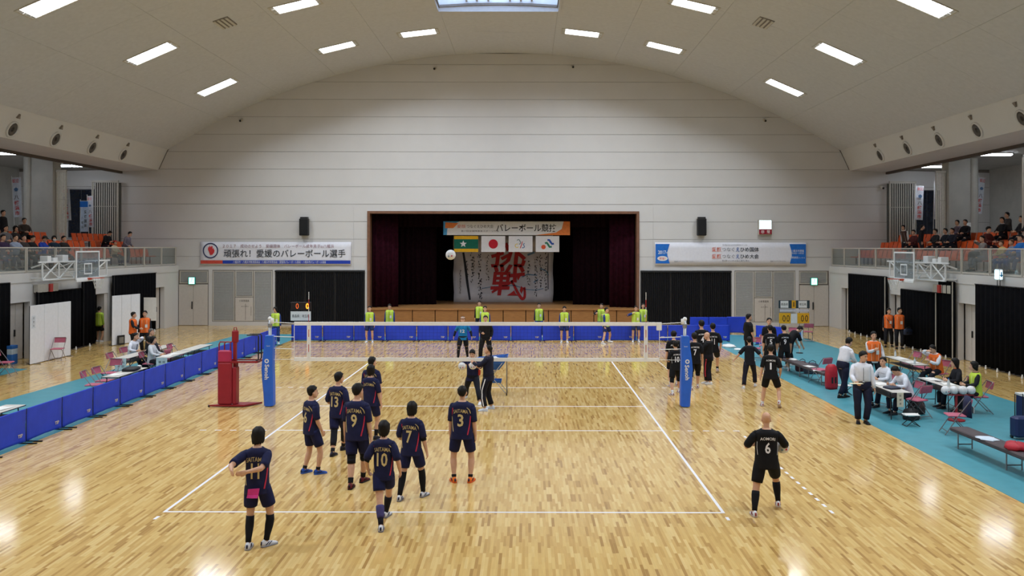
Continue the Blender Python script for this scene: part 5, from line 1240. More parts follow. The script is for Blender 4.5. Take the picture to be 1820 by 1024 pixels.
# referee stand
M_rs = mat('red_vinyl', (148, 30, 46), .45, .05, 5); M_rsl = mat('red_vinyl_top', (172, 44, 82), .45, .05, 5); M_redm = mat('red_metal', (142, 32, 40), .4)
pb = G(403, 722); t = thing('referee_stand', 'red padded referee stand beside the left net post', 'referee stand', (pb[0], pb[1], 0))
MB().prism([(-.42, -.16), (.50, -.16), (.86, .28), (.1, .28)], .02, .06, lambda u, v, d: (u, v, d)).build('base_plate', M_redm, t)
for x, y in ((-.42, -.14), (.6, .2), (.1, .25)): MB().bar((x-.02, y, .03), (x+.02, y, .03), .03, 10).build('wheel', M_blackmetal, t, True)
MB().rbox(-.20, .17, -.14, -.02, .06, 1.18, .03).build('front_pad', M_rs, t); MB().rbox(-.20, .15, -.14, -.02, 1.18, 1.50, .03).build('upper_pad', M_rsl, t)
MB().rbox(.17, .28, -.10, .16, .06, 1.05, .02).build('side_pad', M_rs, t)
MB().beam((.20, .05, 1.0), (.20, .05, 1.75), .08, .08).build('mast', M_redm, t); b = MB(); b.rbox(.12, .29, .0, .10, 1.68, 2.02, .03); b.tube([(.17, .05, 2.02), (.17, .05, 2.09), (.24, .05, 2.09), (.24, .05, 2.02)], .014, 6); b.build('mast_pad', M_redm, t)
b = MB(); b.tube([(-.18, -.08, 1.48), (-.18, -.08, 1.66), (-.15, -.08, 1.72), (.12, -.08, 1.72), (.12, -.08, 1.48)], .018, 6); b.tube([(-.10, .1, 1.3), (-.10, .1, 1.66), (-.06, .1, 1.70), (.1, .1, 1.70)], .018, 6); b.build('grab_rail', M_redm, t)
MB().beam((-.2, -.1, 1.19), (.84, -.1, 1.19), .03, .05).beam((-.2, .3, 1.19), (.84, .3, 1.19), .03, .05).beam((.84, -.1, 1.19), (.84, .3, 1.19), .03, .05).build('platform_frame', M_redm, t); MB().box(.2, .83, -.09, .29, 1.17, 1.19).build('platform', M_steel, t)
b = MB()
for y in (-.06, .20): b.tube([(.7, y, 1.2), (.80, y, 1.2), (.86, y, 1.26), (.86, y, 1.86), (.84, y, 1.90), (.55, y, 1.90)], .018, 6)
b.tube([(.60, -.06, 1.90), (.60, .2, 1.90)], .018, 6); b.build('guard_rail', M_blackmetal, t)
MB().beam((.22, .12, .06), (.22, .12, 1.17), .07, .05).build('rear_column', M_redm, t)
# ball cart
pc2 = G(874, 704); t = thing('ball_cart', 'folding ball cart with blue fabric hopper beside the coaches', 'ball cart', (pc2[0], pc2[1]+.35, 0))
M_bf = mat('blue_fabric', (46, 96, 172), .7, .08, 8)
b = MB(); q = lambda w, d, z, dz=0: [(-w, -d, z), (w, -d, z+dz), (w, d, z+dz), (-w, d, z)]
b.loft([q(.20, .18, .72), q(.34, .28, .90), q(.46, .34, 1.02, .10), q(.45, .33, 1.02, .10), q(.33, .27, .905), q(.19, .17, .735)], cap=True).build('hopper', M_bf, t)
b = MB(); b.loft([q(.26, .16, .34), q(.28, .18, .42), q(.27, .17, .42), q(.25, .15, .35)]).build('lower_sling', M_bf, t)
b = MB()
for y in (-.28, .28):
    b.bar((-.38, y, .08), (.40, y, 1.06), .013); b.bar((.38, y, .08), (-.40, y, .98), .013); b.bar((-.40, y, .08), (-.40, y, .98), .010); b.bar((.42, y, .08), (.42, y, 1.08), .010)
for x in (-.40, .42): b.bar((x, -.28, .95), (x, .28, .95), .010)
b.build('folding_frame', M_steel, t)
for x in (-.40, .42):
    for y in (-.28, .28): MB().bar((x-.015, y, .045), (x+.015, y, .045), .045, 10).build('caster', M_blackmetal, t, True)
cx_, cy_ = pc2[0], pc2[1]+.35
for dx, dy, lab in ((.08, -.05, 'white volleyball lying in the blue ball cart, most visible'), (-.14, .1, 'white volleyball in the far side of the blue ball cart'), (.16, .14, 'white volleyball at the back right of the blue ball cart')):
    volleyball((cx_+dx, cy_+dy, .99 if dx == .08 else .93), lab, 'balls in the cart', rot=dx*9)

# blue court fences
M_fence = mat('blue_fence_cloth', (34, 64, 196), .6, .07, 2.2); M_foot = mat('black_foot', (24, 24, 28), .6)
def fence(x, y, rz, L, label, logo=True, h=.74, seam=True):
    t = thing('court_fence', label, 'fence', (x, y, 0), rz, 'blue fences around the court')
    b = MB(); K = 12; rs = []
    for z, o in ((.035, .018), (.10, .014), (.4, .008), (h-.02, .012), (h, .010)):
        f = [(-L/2+.015+(L-.03)*i/K, -o+.006*math.sin(i*1.9+z*6+x), z+(.022*abs(math.sin(i*math.pi/K*1.0)) if z < .1 else 0)) for i in range(K+1)]
        rs.append(f+[(a, o, c) for a, _, c in f[::-1]])
    b.loft(rs).build('cloth', M_fence, t, True)
    for sx in (-1, 1):
        MB().bar((sx*(L/2-.02), 0, .02), (sx*(L/2-.02), 0, h), .010, 6).build('end_pole', M_foot, t)
        MB().beam((sx*(L/2-.10), -.30, .015), (sx*(L/2-.10), .18, .015), .035, .022).build('foot', M_foot, t)
    if logo: b = MB(); flat_text(b, 'TSP', (L*.5-.24, -.030, .20), w=.17, h=.075, bold=.03); b.build('lettering', mat('fence_print', (205, 196, 168), .6), t, kind='stuff')
XF = -9.52; ordn = ['nearest the camera', 'second from the camera', 'third from the camera', 'fourth from the camera', 'fifth from the camera', 'sixth from the camera', 'seventh from the camera', 'eighth from the camera', 'ninth from the camera', 'tenth from the camera', 'eleventh from the camera', 'twelfth from the camera', 'thirteenth from the camera', 'fourteenth from the camera', 'fifteenth from the camera']
y0 = AX(47, 720, XF)[1]; k = 0; y = y0-1.40
while y < 12.6:
    fence(XF, y+.68, math.pi/2, 1.395, 'blue fence panel along the left side of the court, '+ordn[k]); y += 1.40; k += 1
x = -9.3+.7; k = 0; nb = []
while x < 10.6: nb.append(x); x += 1.415
for k, x in enumerate(nb): fence(x, 15.42+.1*(x > 4)+.03*math.sin(k*2.1), 0.0, 1.41, 'blue fence panel along the far end of the court, number %d from the left' % (k+1))
for i_, (px, py) in enumerate(((1252, 599), (1287, 599), (1320, 598))): q_ = G(px, py); fence(q_[0], q_[1]+1.2, 0, .95, 'blue fence panel standing behind the far right corner, %s' % ['left', 'middle', 'right'][i_], False, h=.84)
q_ = G(1352, 614); fence(q_[0]+.35, q_[1]-.1, -.75, 1.3, 'blue fence panel standing at an angle by the far bench end', False, h=.84)

# scoreboards
q_ = G(535, 603); Y_ = 16.6; cx, cz, hw, hh = rect(517, 537, 553, 551, Y_)
t = thing('electronic_scoreboard', 'dark electronic scoreboard with glowing zeros behind the left fence', 'scoreboard', (cx, Y_, 0))
MB().rbox(-hw, hw, -.05, .05, cz-hh, cz+hh, .012).build('cabinet', mat('scoreboard_brown', (44, 32, 32), .4), t)
b = MB(); flat_text(b, '0', (-.16, -.056, cz), w=.13, h=.25, bold=-.01); b.build('dim_digit', emis('digit_dim', (255, 110, 40), .9), t)
b = MB(); flat_text(b, '0', (hw-.16, -.056, cz), w=.15, h=.27, bold=.02); b.build('bright_digit', emis('digit_bright', (255, 150, 40), 2.5), t)
c2 = rect(517, 553.5, 554, 570, Y_); MB().rbox(-hw, hw, -.05, -.03, c2[1]-c2[3], c2[1]+c2[3], .005).build('name_board', M_white, t)
b = MB(); flat_text(b, '青森県：埼玉県', (0, -.053, c2[1]), w=hw*1.7, h=.15); b.build('lettering', M_txt, t, kind='stuff')
MB().bar((-.3, 0, 0), (-.3, 0, cz), .02).bar((.3, 0, 0), (.3, 0, cz), .02).beam((-.3, -.2, .02), (-.3, .2, .02), .04, .03).beam((.3, -.2, .02), (.3, .2, .02), .04, .03).build('legs', M_blackmetal, t)
Y_ = G(1411, 604)[1]; cx, cz, hw, hh = rect(1384, 534, 1439, 548, Y_)
t = thing('flip_scoreboard', 'flip scoreboard with yellow 00 cards and team names on the right', 'scoreboard', (cx, Y_, 0)); pw2 = 2*hw/55
xx = lambda px: (px-1411.5)*pw2; zz = lambda py: AY(1411, py, Y_)[2]
MB().rbox(-hw, hw, -.01, .02, cz-hh, cz+hh, .005).build('header_board', mat('slate_green', (44, 62, 70), .6), t)
for a, b_ in ((1387, 1401), (1419, 1434)): MB().box(xx(a), xx(b_), -.022, -.012, cz-hh+.02, cz+hh-.02).build('name_card', M_white, t)
b = MB(); flat_text(b, '青森県', (xx(1394), -.026, cz), w=.32, h=.12); flat_text(b, '埼玉県', (xx(1426.5), -.026, cz), w=.32, h=.12); b.build('lettering', M_txt, t, kind='stuff')
M_yel = mat('score_yellow', (226, 168, 32), .6)
MB().box(xx(1407), xx(1414), -.03, -.015, cz-hh-.0, cz+hh).build('set_card', M_yel, t); b = MB(); flat_text(b, '1', (xx(1410.5), -.034, cz), h=.22, bold=.02); b.build('set_digit', M_txt, t)
MB().box(xx(1386), xx(1438), -.01, .01, zz(554), zz(550)).build('tray', mat('tray_white', (200, 198, 204), .6), t)
for a, b_, n1 in ((1384.5, 1405, 1), (1417, 1438, 2)):
    MB().rbox(xx(a), xx(b_), -.03, .0, zz(575), zz(556.5), .004).build('score_card', M_yel, t)
    for dx in (.42, .77): b = MB(); flat_text(b, '0', (xx(a+(b_-a)*dx), -.034, zz(566)), w=.14, h=.30, bold=.0); b.build('score_digit', M_txt, t)
MB().rbox(xx(1405.3), xx(1416.6), -.03, .0, zz(574.5), zz(558), .004).build('white_card', M_white, t)
MB().bar((-hw+.05, .02, 0), (-hw+.05, .02, cz+hh), .016).bar((hw-.05, .02, 0), (hw-.05, .02, cz+hh), .016).bar((-hw+.05, .02, .4), (hw-.05, .02, .4), .014).beam((-hw+.05, -.3, .02), (-hw+.05, .3, .02), .04, .03).beam((hw-.05, -.3, .02), (hw-.05, .3, .02), .04, .03).build('stand', M_steel, t)

# folding chairs, tables, benches
M_pink = mat('pink_vinyl', (182, 92, 114), .5, .06); M_chr = mat('chair_tube', (142, 134, 136), .35, metal=.7)
def chair_proto():
    t = thing('folding_chair', '', 'chair', (0, 0, 0))
    MB().rbox(-.20, .20, -.20, .19, .42, .455, .015).build('seat', M_pink, t); b = MB()
    rs = []
    for z, y in ((.64, -.245), (.66, -.252), (.78, -.285), (.82, -.292)): rs.append([(-.20+.01*(z > .8), y, z), (.20-.01*(z > .8), y, z), (.20-.01*(z > .8), y-.03, z), (-.20+.01*(z > .8), y-.03, z)])
    b.loft(rs).build('backrest', M_pink, t)
    for sx in (-1, 1):
        MB().tube([(sx*.22, .27, .012), (sx*.215, .02, .40), (sx*.21, -.27, .80), (sx*.19, -.275, .83)], .011, 6).build('front_leg', M_chr, t); MB().tube([(sx*.19, -.30, .012), (sx*.19, .0, .33), (sx*.19, .15, .42)], .011, 6).build('rear_leg', M_chr, t)
    [MB().bar(a_, b__, .010).build('cross_bar', M_chr, t) for a_, b__ in (((-.22, .22, .09), (.22, .22, .09)), ((-.19, -.26, .06), (.19, -.26, .06)), ((-.19, -.275, .83), (.19, -.275, .83)))]
    return t
chair0 = chair_proto(); used = [0]
def chair(x, y, rz, label):
    c = chair0 if not used[0] else copy_tree(chair0); used[0] = 1
    c.location = (x, y, .006 if abs(x) > 9.3 else 0); c.rotation_euler = (0, 0, rz*D2R); c['label'] = label; c['group'] = 'pink folding chairs'
def gchair(px, py, rz, label): q = G(px, py); chair(q[0], q[1], rz, label)
gchair(10, 668, -85, 'pink folding chair cut by the left picture edge'); gchair(102, 641, -170, 'pink folding chair standing before the first white screen')
chair(-10.62, .75, -80, 'empty pink folding chair at the near corner of the middle left table'); chair(-10.66, 1.45, -95, 'pink folding chair pushed to the middle left table, far one'); chair(-11.25, 2.9, 170, 'pink folding chair in front of the paper hung on the left table')
chair(-11.88, 4.7, -92, 'pink folding chair tucked under the table with the man in white shirt'); chair(-12.14, 6.12, -100, 'pink folding chair under the man in white shirt at the left table'); chair(-10.95, 4.95, -85, 'pink folding chair under the woman in grey cardigan')
chair(-11.0, 6.2, -90, 'pink folding chair at the long fence side table, nearer one'); chair(-11.0, 7.2, -90, 'pink folding chair at the long fence side table, farther one')
chair(-10.95, 5.6, 85, 'pink folding chair under the slumped person in dark clothes')
gchair(1436, 607, -10, 'pink folding chair alone by the flip scoreboard'); gchair(1408, 618, 150, 'pink folding chair behind the bench beside the stretching player'); gchair(1360, 634, 165, 'pink folding chair before the angled blue fence, left one'); gchair(1342, 640, 160, 'pink folding chair before the angled blue fence, farther left one')
chair(13.9, 5.2, 100, 'pink folding chair at the far end of the rear right table'); chair(13.9, 4.4, 90, 'pink folding chair beside the far end chair at the rear right table'); chair(13.85, 3.85, 95, 'pink folding chair next to the person in orange at the rear right table')
chair(12.76, -.2, 85, 'pink folding chair under the woman in black with orange collar'); chair(12.9, -.85, 82, 'pink folding chair under the woman in lime vest')
chair(13.8, 3.05, 110, 'pink folding chair under the person in orange vest at the rear right table')
gchair(1629, 742, 25, 'empty pink folding chair near the front right table'); gchair(1697, 772, 80, 'pink folding chair with a navy jacket over its back beside the near bench')
chair(11.02, .12, 108, 'pink folding chair under the scorer in navy and white'); chair(11.1, -.95, 98, 'pink folding chair under the writing scorer')
gchair(1458, 682, 30, 'pink folding chair beside the red sports bag at the bench end')
M_top = mat('table_top', (196, 191, 184), .45, .03, 3); M_leg = mat('table_leg', (44, 44, 48), .4)
def table(x, y, L, label, W_=.45, sign=None, rz=0.):
    t = thing('folding_table', label, 'table', (x, y, .006), rz, 'folding tables')
    MB().rbox(-W_/2, W_/2, -L/2, L/2, .67, .70, .008).build('tabletop', M_top, t); MB().box(-W_/2-.003, W_/2+.003, -L/2-.003, L/2+.003, .672, .69).build('edge_band', M_leg, t)
    MB().box(-W_/2+.04, W_/2-.04, -L/2+.25, L/2-.25, .52, .535).build('under_shelf', M_leg, t)
    for sy in (-1, 1):
        for sx in (-1, 1): MB().bar((sx*(W_/2-.04), sy*(L/2-.16), 0), (sx*(W_/2-.04), sy*(L/2-.22), .67), .014, 6).build('leg', M_leg, t)
        MB().bar((-(W_/2-.04), sy*(L/2-.17), .14), (W_/2-.04, sy*(L/2-.17), .14), .011, 6).build('leg_bar', M_leg, t)
    if sign:
        MB().box(-W_/2+.04, W_/2-.06, -L/2-.018, -L/2-.012, .32, .70).build('paper_sign', mat('pale_paper', (196, 212, 214), .8), t)
        b = MB(); flat_text(b, sign[0], (0, -L/2-.02, .56), w=.22, h=.08); flat_text(b, sign[1], (0, -L/2-.02, .44), w=.22, h=.08); b.build('lettering', M_txt, t, kind='stuff')
table(-11.57, 5.15, 1.8, 'folding table with hanging paper sign where the man in white shirt sits', sign=('審 判', '本 部'))
table(-10.33, 5.3, 1.8, 'fence side folding table with paper sign and white papers', sign=('競 技', '受 付')); table(-10.33, 7.2, 1.8, 'fence side folding table continuing behind the red stand'); table(-10.03, 1.32, 1.8, 'fence side folding table with black cloth bag in the middle left'); table(-11.57, 7.1, 1.5, 'folding table behind the grey haired person at left'); table(-10.14, -4.5, 1.8, 'folding table with white papers at the left picture edge')
table(13.25, 4.0, 2.1, 'rear right folding table with open booklets'); table(12.22, -.35, 1.8, 'middle right folding table with papers before the two women'); 
t0_ = table(10.5, -.9, 1.9, 'front right folding table of the two scorers')
def sheet(x, y, z, w, d, rz, label, m=None, name='paper_sheet', group=None, h=.006):
    t = thing(name, label, 'paper', (x, y, z), rz*D2R, group); b = MB(); K = 5
    b.loft([[(-w/2+w*i/K, s_*d/2, .004*math.sin(i*1.7+s_)) for i in range(K+1)]+[(-w/2+w*i/K, s_*d/2, .004*math.sin(i*1.7+s_)+h) for i in range(K, -1, -1)] for s_ in (-1, 1)]).build('sheet', m or M_white, t); return t
sheet(-10.35, 4.75, .712, .3, .42, 12, 'white papers spread near the sign end of the fence side table'); sheet(-10.3, 5.25, .712, .28, .4, -14, 'white papers next to the woman in grey cardigan'); sheet(-10.2, -4.9, .712, .36, .5, 8, 'white papers on the table at the left picture edge, nearer sheet'); sheet(-10.15, -4.1, .712, .3, .42, -6, 'white papers on the table at the left picture edge, farther sheet'); sheet(-10.05, .75, .712, .3, .42, -4, 'white sheet at the near end of the middle left table')
sheet(13.25, 4.4, .712, .3, .6, 3, 'white open booklet on the rear right table, far one'); sheet(13.2, 3.5, .712, .3, .42, -8, 'white open booklet on the rear right table, near one'); sheet(12.2, .2, .712, .3, .5, 4, 'white papers before the woman in black'); sheet(12.25, -.6, .712, .28, .4, -9, 'white papers before the woman in lime vest'); sheet(10.5, -.6, .712, .3, .42, 7, 'score sheet before the writing scorer')
t = sheet(10.46, -1.866, .35, .16, .006, 0, 'cream paper strip hanging from the end of the front right table', name='hanging_paper'); t.children[0].data = MB().box(-.08, .08, -.004, .004, 0, .35).build('temporary', mat('cream_strip', (216, 204, 182), .8)).data; bpy.data.objects.remove(bpy.data.objects['temporary'])
b = MB(); [flat_text(b, c_, (0, -.006, .28-.1*i_), h=.05) for i_, c_ in enumerate('記録席')]; b.build('lettering', M_txt, t, kind='stuff')
M_bench = mat('dark_bench_vinyl', (72, 62, 66), .55, .08, 6)
def bench(x, y, L, label, rz=0.):
    t = thing('bench', label, 'bench', (x, y, .006), rz)
    MB().rbox(-.2, .2, -L/2, L/2, .33, .42, .02).build('seat_pad', M_bench, t)
    for y_ in (-L/2+.25, 0, L/2-.25):
        for sx in (-1, 1): MB().bar((sx*.15, y_, 0), (sx*.15, y_, .33), .016, 6).build('leg', M_chr, t)
        MB().bar((-.15, y_, .1), (.15, y_, .1), .012, 6).build('stretcher', M_chr, t)
bench(10.42, 5.15, 3.9, 'long dark bench on the far part of the right mat, red bag at its end', .07); bench(10.62, -6.4, 3.9, 'long dark bench on the right mat cut by the right picture edge', .03)
# things on and around the benches
def cloth_pile(x, y, z, r, h, m, label, cat='clothes', name='folded_cloth', n=14, seed=1):
    rr = random.Random(seed); t = thing(name, label, cat, (x, y, z)); b = MB(); rs = []
    for k, (f, zz_) in enumerate(((.92, 0), (1, .25), (.85, .62), (.5, .9), (.12, 1))): rs.append([(r*f*(1+.22*math.sin(i*1.9+seed+k))*math.cos(2*math.pi*i/n), r*f*(1+.2*math.cos(i*2.3+seed-k))*math.sin(2*math.pi*i/n)*1.2, h*zz_*(1 if zz_ == 0 else 1+.12*math.sin(i*1.3+k))) for i in range(n)])
    b.loft(rs).build('cloth', m, t, True); return t
cloth_pile(10.36, 6.1, .426, .14, .06, M_white, 'white towel folded on the middle of the far bench', seed=2); cloth_pile(10.3, 6.75, .426, .15, .08, mat('navy_cloth', (32, 36, 56), .8), 'dark navy garment on the far end of the bench', seed=4)
sheet(10.4, 4.6, .428, .24, .34, 20, 'white sheet lying on the far bench, nearer of two'); sheet(10.36, 3.75, .428, .24, .34, -15, 'white sheet at the near end of the far bench')
def bag(x, y, z, w, d, h, m, label, rz=0., cat='bag', strap=True, name='sports_bag'):
    t = thing(name, label, cat, (x, y, z), rz*D2R); b = MB()
    b.loft([[(sx*w/2*f*(1 if abs(sx) == 1 else 1.12), sy*d/2*f*(1 if abs(sy) == 1 else 1.12), h*zz_) for sx, sy in ((-1, -1), (0, -1.001), (1, -1), (1.001, 0), (1, 1), (0, 1.001), (-1, 1), (-1.001, 0))] for f, zz_ in ((.9, 0), (1, .12), (1, .6), (.86, .9), (.5, 1))]).build('body', m, t, True)
    if strap: MB().tube([(-w*.3, -d*.35, h*.8), (-w*.25, -d*.4, h*1.15), (0, -d*.42, h*1.28), (w*.25, -d*.4, h*1.15), (w*.3, -d*.35, h*.8)], .012, 6).build('handle', M_blackmetal, t, True)
    MB().box(-w*.3, w*.3, -d/2*1.1, -d/2*1.02, h*.25, h*.5).build('front_pocket', M_foot, t); return t
M_redbag = mat('red_nylon', (170, 26, 44), .55, .1)
bag(10.46, 2.80, .006, .30, .22, .74, M_redbag, 'large red sports bag standing at the near end of the far bench', 20, strap=False)
bag(10.9, 5.9, .006, .42, .34, .36, mat('grey_bag', (66, 70, 84), .7), 'dark grey cooler bag behind the far bench'); bag(10.75, 6.45, .006, .34, .3, .34, mat('maroon_bag', (84, 40, 48), .7), 'dark maroon bag with white top behind the far bench')
cloth_pile(10.55, -5.6, .426, .20, .02, mat('paper_blue', (196, 208, 222), .7), 'pale papers lying on the near bench', 'paper', 'paper_pile', seed=3)
cloth_pile(10.62, -6.45, .426, .2, .14, M_redbag, 'red clothes heaped on the near bench, left heap', seed=5); cloth_pile(10.82, -6.85, .426, .2, .2, mat('plum_cloth', (96, 50, 62), .8), 'plum coloured clothes heaped on the near bench', seed=6); cloth_pile(10.78, -7.25, .426, .2, .16, mat('red_cloth2', (186, 34, 44), .8), 'bright red clothes at the right picture edge on the bench', seed=7); cloth_pile(11.02, -6.9, .5, .14, .2, mat('pinkish_cloth', (214, 190, 186), .8), 'pale pink towel behind the red clothes on the bench', seed=8)
# jacket on the chair by the near bench
q_ = G(1697, 772); t = thing('jacket', 'navy jacket with white patches hung over the chair by the near bench', 'jacket', (q_[0]+.27, q_[1]-.05, .42), 80*D2R)
b = MB(); b.loft([[(-.28, .0, 0), (-.1, -.06, 0), (.1, -.06, 0), (.28, .0, 0), (.1, .08, 0), (-.1, .08, 0)], [(-.26, 0, .3), (-.1, -.05, .3), (.1, -.05, .3), (.26, 0, .3), (.1, .07, .3), (-.1, .07, .3)], [(-.22, 0, .44), (-.1, -.02, .46), (.1, -.02, .46), (.22, 0, .44), (.1, .04, .46), (-.1, .04, .46)]]).build('body', mat('navy_jacket', (34, 38, 70), .8, .1), t, True); MB().box(-.2, -.1, -.075, -.06, .1, .24).box(.12, .2, -.07, -.055, .12, .24).build('white_patch', M_white, t)
# ball rack with white balls next to the table
q_ = G(1709, 752); t = thing('ball_stand', 'red pedestal ball stand at the middle right table', 'ball stand', (q_[0], q_[1]+.25, .006)); bs = t.location.copy()
MB().bar((0, 0, 0), (0, 0, .62), .03, 10).build('post', M_redm, t); MB().lathe([(.2, 0), (.2, .03), (.05, .05)], 14).build('base', M_redm, t); MB().box(-.22, .42, -.05, .05, .62, .64).build('tray', M_redm, t)
for k, (dx, dy, lab) in enumerate(((-.26, 0, 'white ball on the red ball stand, leftmost'), (-.05, .02, 'white ball on the red ball stand, second from left'), (.16, 0, 'white ball on the red ball stand, second from right'), (.37, .02, 'white ball on the red ball stand, rightmost'))):
    volleyball((bs.x+dx, bs.y+dy, .646+.105), lab, 'balls on the red stand', rot=k)
# small folding stools and foot pads
def stool(px, py, label):
    q = G(px, py); t = thing('folding_stool', label, 'stool', (q[0], q[1], .006)); MB().tube([(-.17, 0, .27), (-.06, 0, .245), (.06, 0, .245), (.17, 0, .27)], [(.13, .02)]*4 and [.03]*4, 8).rbox(-.17, .17, -.13, .13, .25, .275, .01).build('seat', M_white, t)
    b = MB(); [b.bar((sx*.16, y_, 0), (-sx*.15, y_, .26), .010) for sx in (-1, 1) for y_ in (-.12, .12)]; [b.bar((sx*.16, -.12, .008), (sx*.16, .12, .008), .010) for sx in (-1, 1)]; b.build('crossed_legs', M_blackmetal, t)
stool(1619, 757, 'small white folding stool with crossed legs before the front right table'); stool(1502, 702, 'small white folding stool beside the leaning official')
q_ = G(1818, 772); t = thing('equipment_case', 'dark blue case at the right picture edge', 'case', (q_[0]+1.15, q_[1]+1.5, .006)); MB().rbox(-.3, .3, -.25, .25, 0, .62, .02).build('body', mat('navy_case', (28, 40, 84), .5), t); MB().box(-.31, .31, -.26, .26, .6, .65).build('lid', M_white, t)
q_ = G(1813, 800); t = thing('trolley_bag', 'trolley bag with tall black handle behind the near bench', 'bag', (q_[0]+.62, q_[1]+1.0, .006)); MB().rbox(-.2, .2, -.14, .14, .05, .5, .04).build('body', mat('navy_case', (28, 40, 84), .5), t); MB().tube([(-.09, .1, .5), (-.09, .1, .98), (.09, .1, .98), (.09, .1, .5)], .012, 6).build('pull_handle', M_blackmetal, t); [MB().bar((sx*.16-.02, .1, .04), (sx*.16+.02, .1, .04), .04, 10).build('wheel', M_blackmetal, t) for sx in (-1, 1)]
# substitute paddle stand, towels on the mat
q_ = G(1421, 628); t = thing('paddle_sign', 'white number paddle on a thin pole by the far bench', 'sign', (q_[0], q_[1], .006)); MB().bar((0, 0, 0), (0, 0, .65), .012).build('pole', M_white, t); MB().rbox(-.13, .13, -.02, .02, .55, .92, .01).build('panel', mat('pale_blue', (206, 218, 234), .6), t); MB().box(-.05, .05, -.03, -.02, .62, .84).build('blue_mark', M_bb, t); MB().lathe([(.14, 0), (.14, .02), (.03, .03)], 12).build('base', M_foot, t)
q_ = G(1296, 617); cloth_pile(q_[0], q_[1], .006, .3, .12, M_white, 'white towel dropped on the teal mat by the far fence, larger one', 'towel', 'towel', seed=9); q_ = G(1312, 622); cloth_pile(q_[0], q_[1], .006, .18, .06, M_white, 'small white towel on the teal mat by the far fence', 'towel', 'towel', seed=10); q_ = G(1343, 626); sheet(q_[0], q_[1], .008, .3, .2, 10, 'white sheet lying on the teal mat before the angled fence')
# black cloth and small items on left tables, bag held by staff
bag(-10.0, 1.6, .706, .34, .5, .1, mat('black_nylon', (24, 24, 28), .6), 'flat black bag lying on the middle left table', 5, strap=False)
t = thing('mug', 'small white mug on the middle left table beside the black bag', 'mug', (-9.98, 2.05, .706)); MB().lathe([(.03, 0), (.04, .01), (.042, .09), (.036, .09), (.034, .02)], 12).build('cup', M_white, t, True); MB().tube([(.04, 0, .02), (.07, 0, .03), (.07, 0, .07), (.04, 0, .08)], .007, 6).build('handle', M_white, t, True)
q_ = G(1606, 621); bag(q_[0]+.12, q_[1]-.15, .62, .36, .1, .26, mat('dark_blue_bag', (30, 40, 64), .6), 'dark blue briefcase held by the staff member in orange on the right', 10)
for x_, y_, lab in ((13.1, 3.1, 'small clear bottle at the near end of the rear right table'), (13.3, 4.9, 'small clear bottle at the far end of the rear right table'), (12.1, -.95, 'small bottle on the middle right table')):
    t = thing('bottle', lab, 'bottle', (x_, y_, .706)); MB().lathe([(.03, 0), (.032, .02), (.032, .13), (.012, .17), (.012, .19)], 12).build('body', mat('bottle_plastic', (206, 214, 216), .2), t, True); MB().lathe([(.015, .185), (.015, .205)], 10).build('cap', M_bb, t)
t = thing('phone', 'dark phone lying on the middle right table', 'phone', (12.2, -.2, .706), .3); MB().rbox(-.04, .04, -.08, .08, 0, .012, .004).build('body', M_blackmetal, t)
bag(10.5, -1.3, .706, .3, .3, .06, mat('navy_pouch', (40, 46, 64), .6), 'dark flat pouch on the front right table end', 15, strap=False, name='pouch')
bag(11.3, -.9, .006, .3, .3, .34, mat('brown_bag', (60, 44, 44), .7), 'dark brown bag beside the empty chair at the front right table', 8); bag(10.8, -1.7, .006, .3, .26, .28, mat('black_nylon', (24, 24, 28), .6), 'black rucksack on the mat under the front right table', 30)

# white screens
def screen(p, q, h, label, note=False):
    p, q = np.array(p), np.array(q); d = q-p; L = np.linalg.norm(d); rz = math.atan2(d[1], d[0]); c = (p+q)/2
    t = thing('white_screen', label, 'screen', (c[0], c[1], 0), rz); n = 3
    for k in range(n): MB().rbox(-L/2+L*k/n+.006, -L/2+L*(k+1)/n-.006, -.02, .02, .02, h, .006).build('panel', mat('screen_white', (222, 222, 226), .5, .02), t)
    for k in range(n+1): MB().bar((-L/2+L*k/n, 0, 0), (-L/2+L*k/n, 0, h), .011, 6).build('hinge_post', M_foot, t)
    for sx in (-.4, .4): MB().beam((sx*L, -.25, .015), (sx*L, .25, .015), .05, .03).build('foot', M_steel, t)
    if note:
        MB().box(-L/2+.1, -L/2+.32, -.026, -.021, 1.3, 1.75).build('notice', mat('notice_paper', (206, 210, 216), .8), t)
        b = MB(); [flat_text(b, c_, (-L/2+.21, -.028, 1.66-.13*i_), h=.09) for i_, c_ in enumerate('控室↓')]; b.build('lettering', M_txt, t, kind='stuff')
screen((-16.52, 7.68), (-16.50, 10.35), 2.12, 'white three panel folding screen near the left picture edge with a notice', True)
screen((-16.45, 13.5), (-16.05, 15.25), 2.14, 'white three panel folding screen behind the staff in orange vests on the left')
sheet(-15.75, 15.6, .0, .5, .02, 0, 'white standing notice board beside the second white screen', name='notice_board').children[0].data = MB().box(-.28, .28, -.01, .01, .9, 1.95).box(-.02, .02, -.01, .01, 0, .9).box(-.2, .2, -.15, .15, 0, .03).build('temporary', M_white).data
bpy.data.objects.remove(bpy.data.objects['temporary'])
q_ = G(214, 613); t = thing('frame_board', 'small black framed board leaning on the second white screen', 'board', (q_[0]+.05, q_[1]-.05, 0), 1.2); MB().rbox(-.19, .19, -.02, .02, 0, .42, .008).build('board', M_blackmetal, t); MB().box(-.12, .12, -.025, -.02, .08, .34).build('inner_panel', M_steel, t)
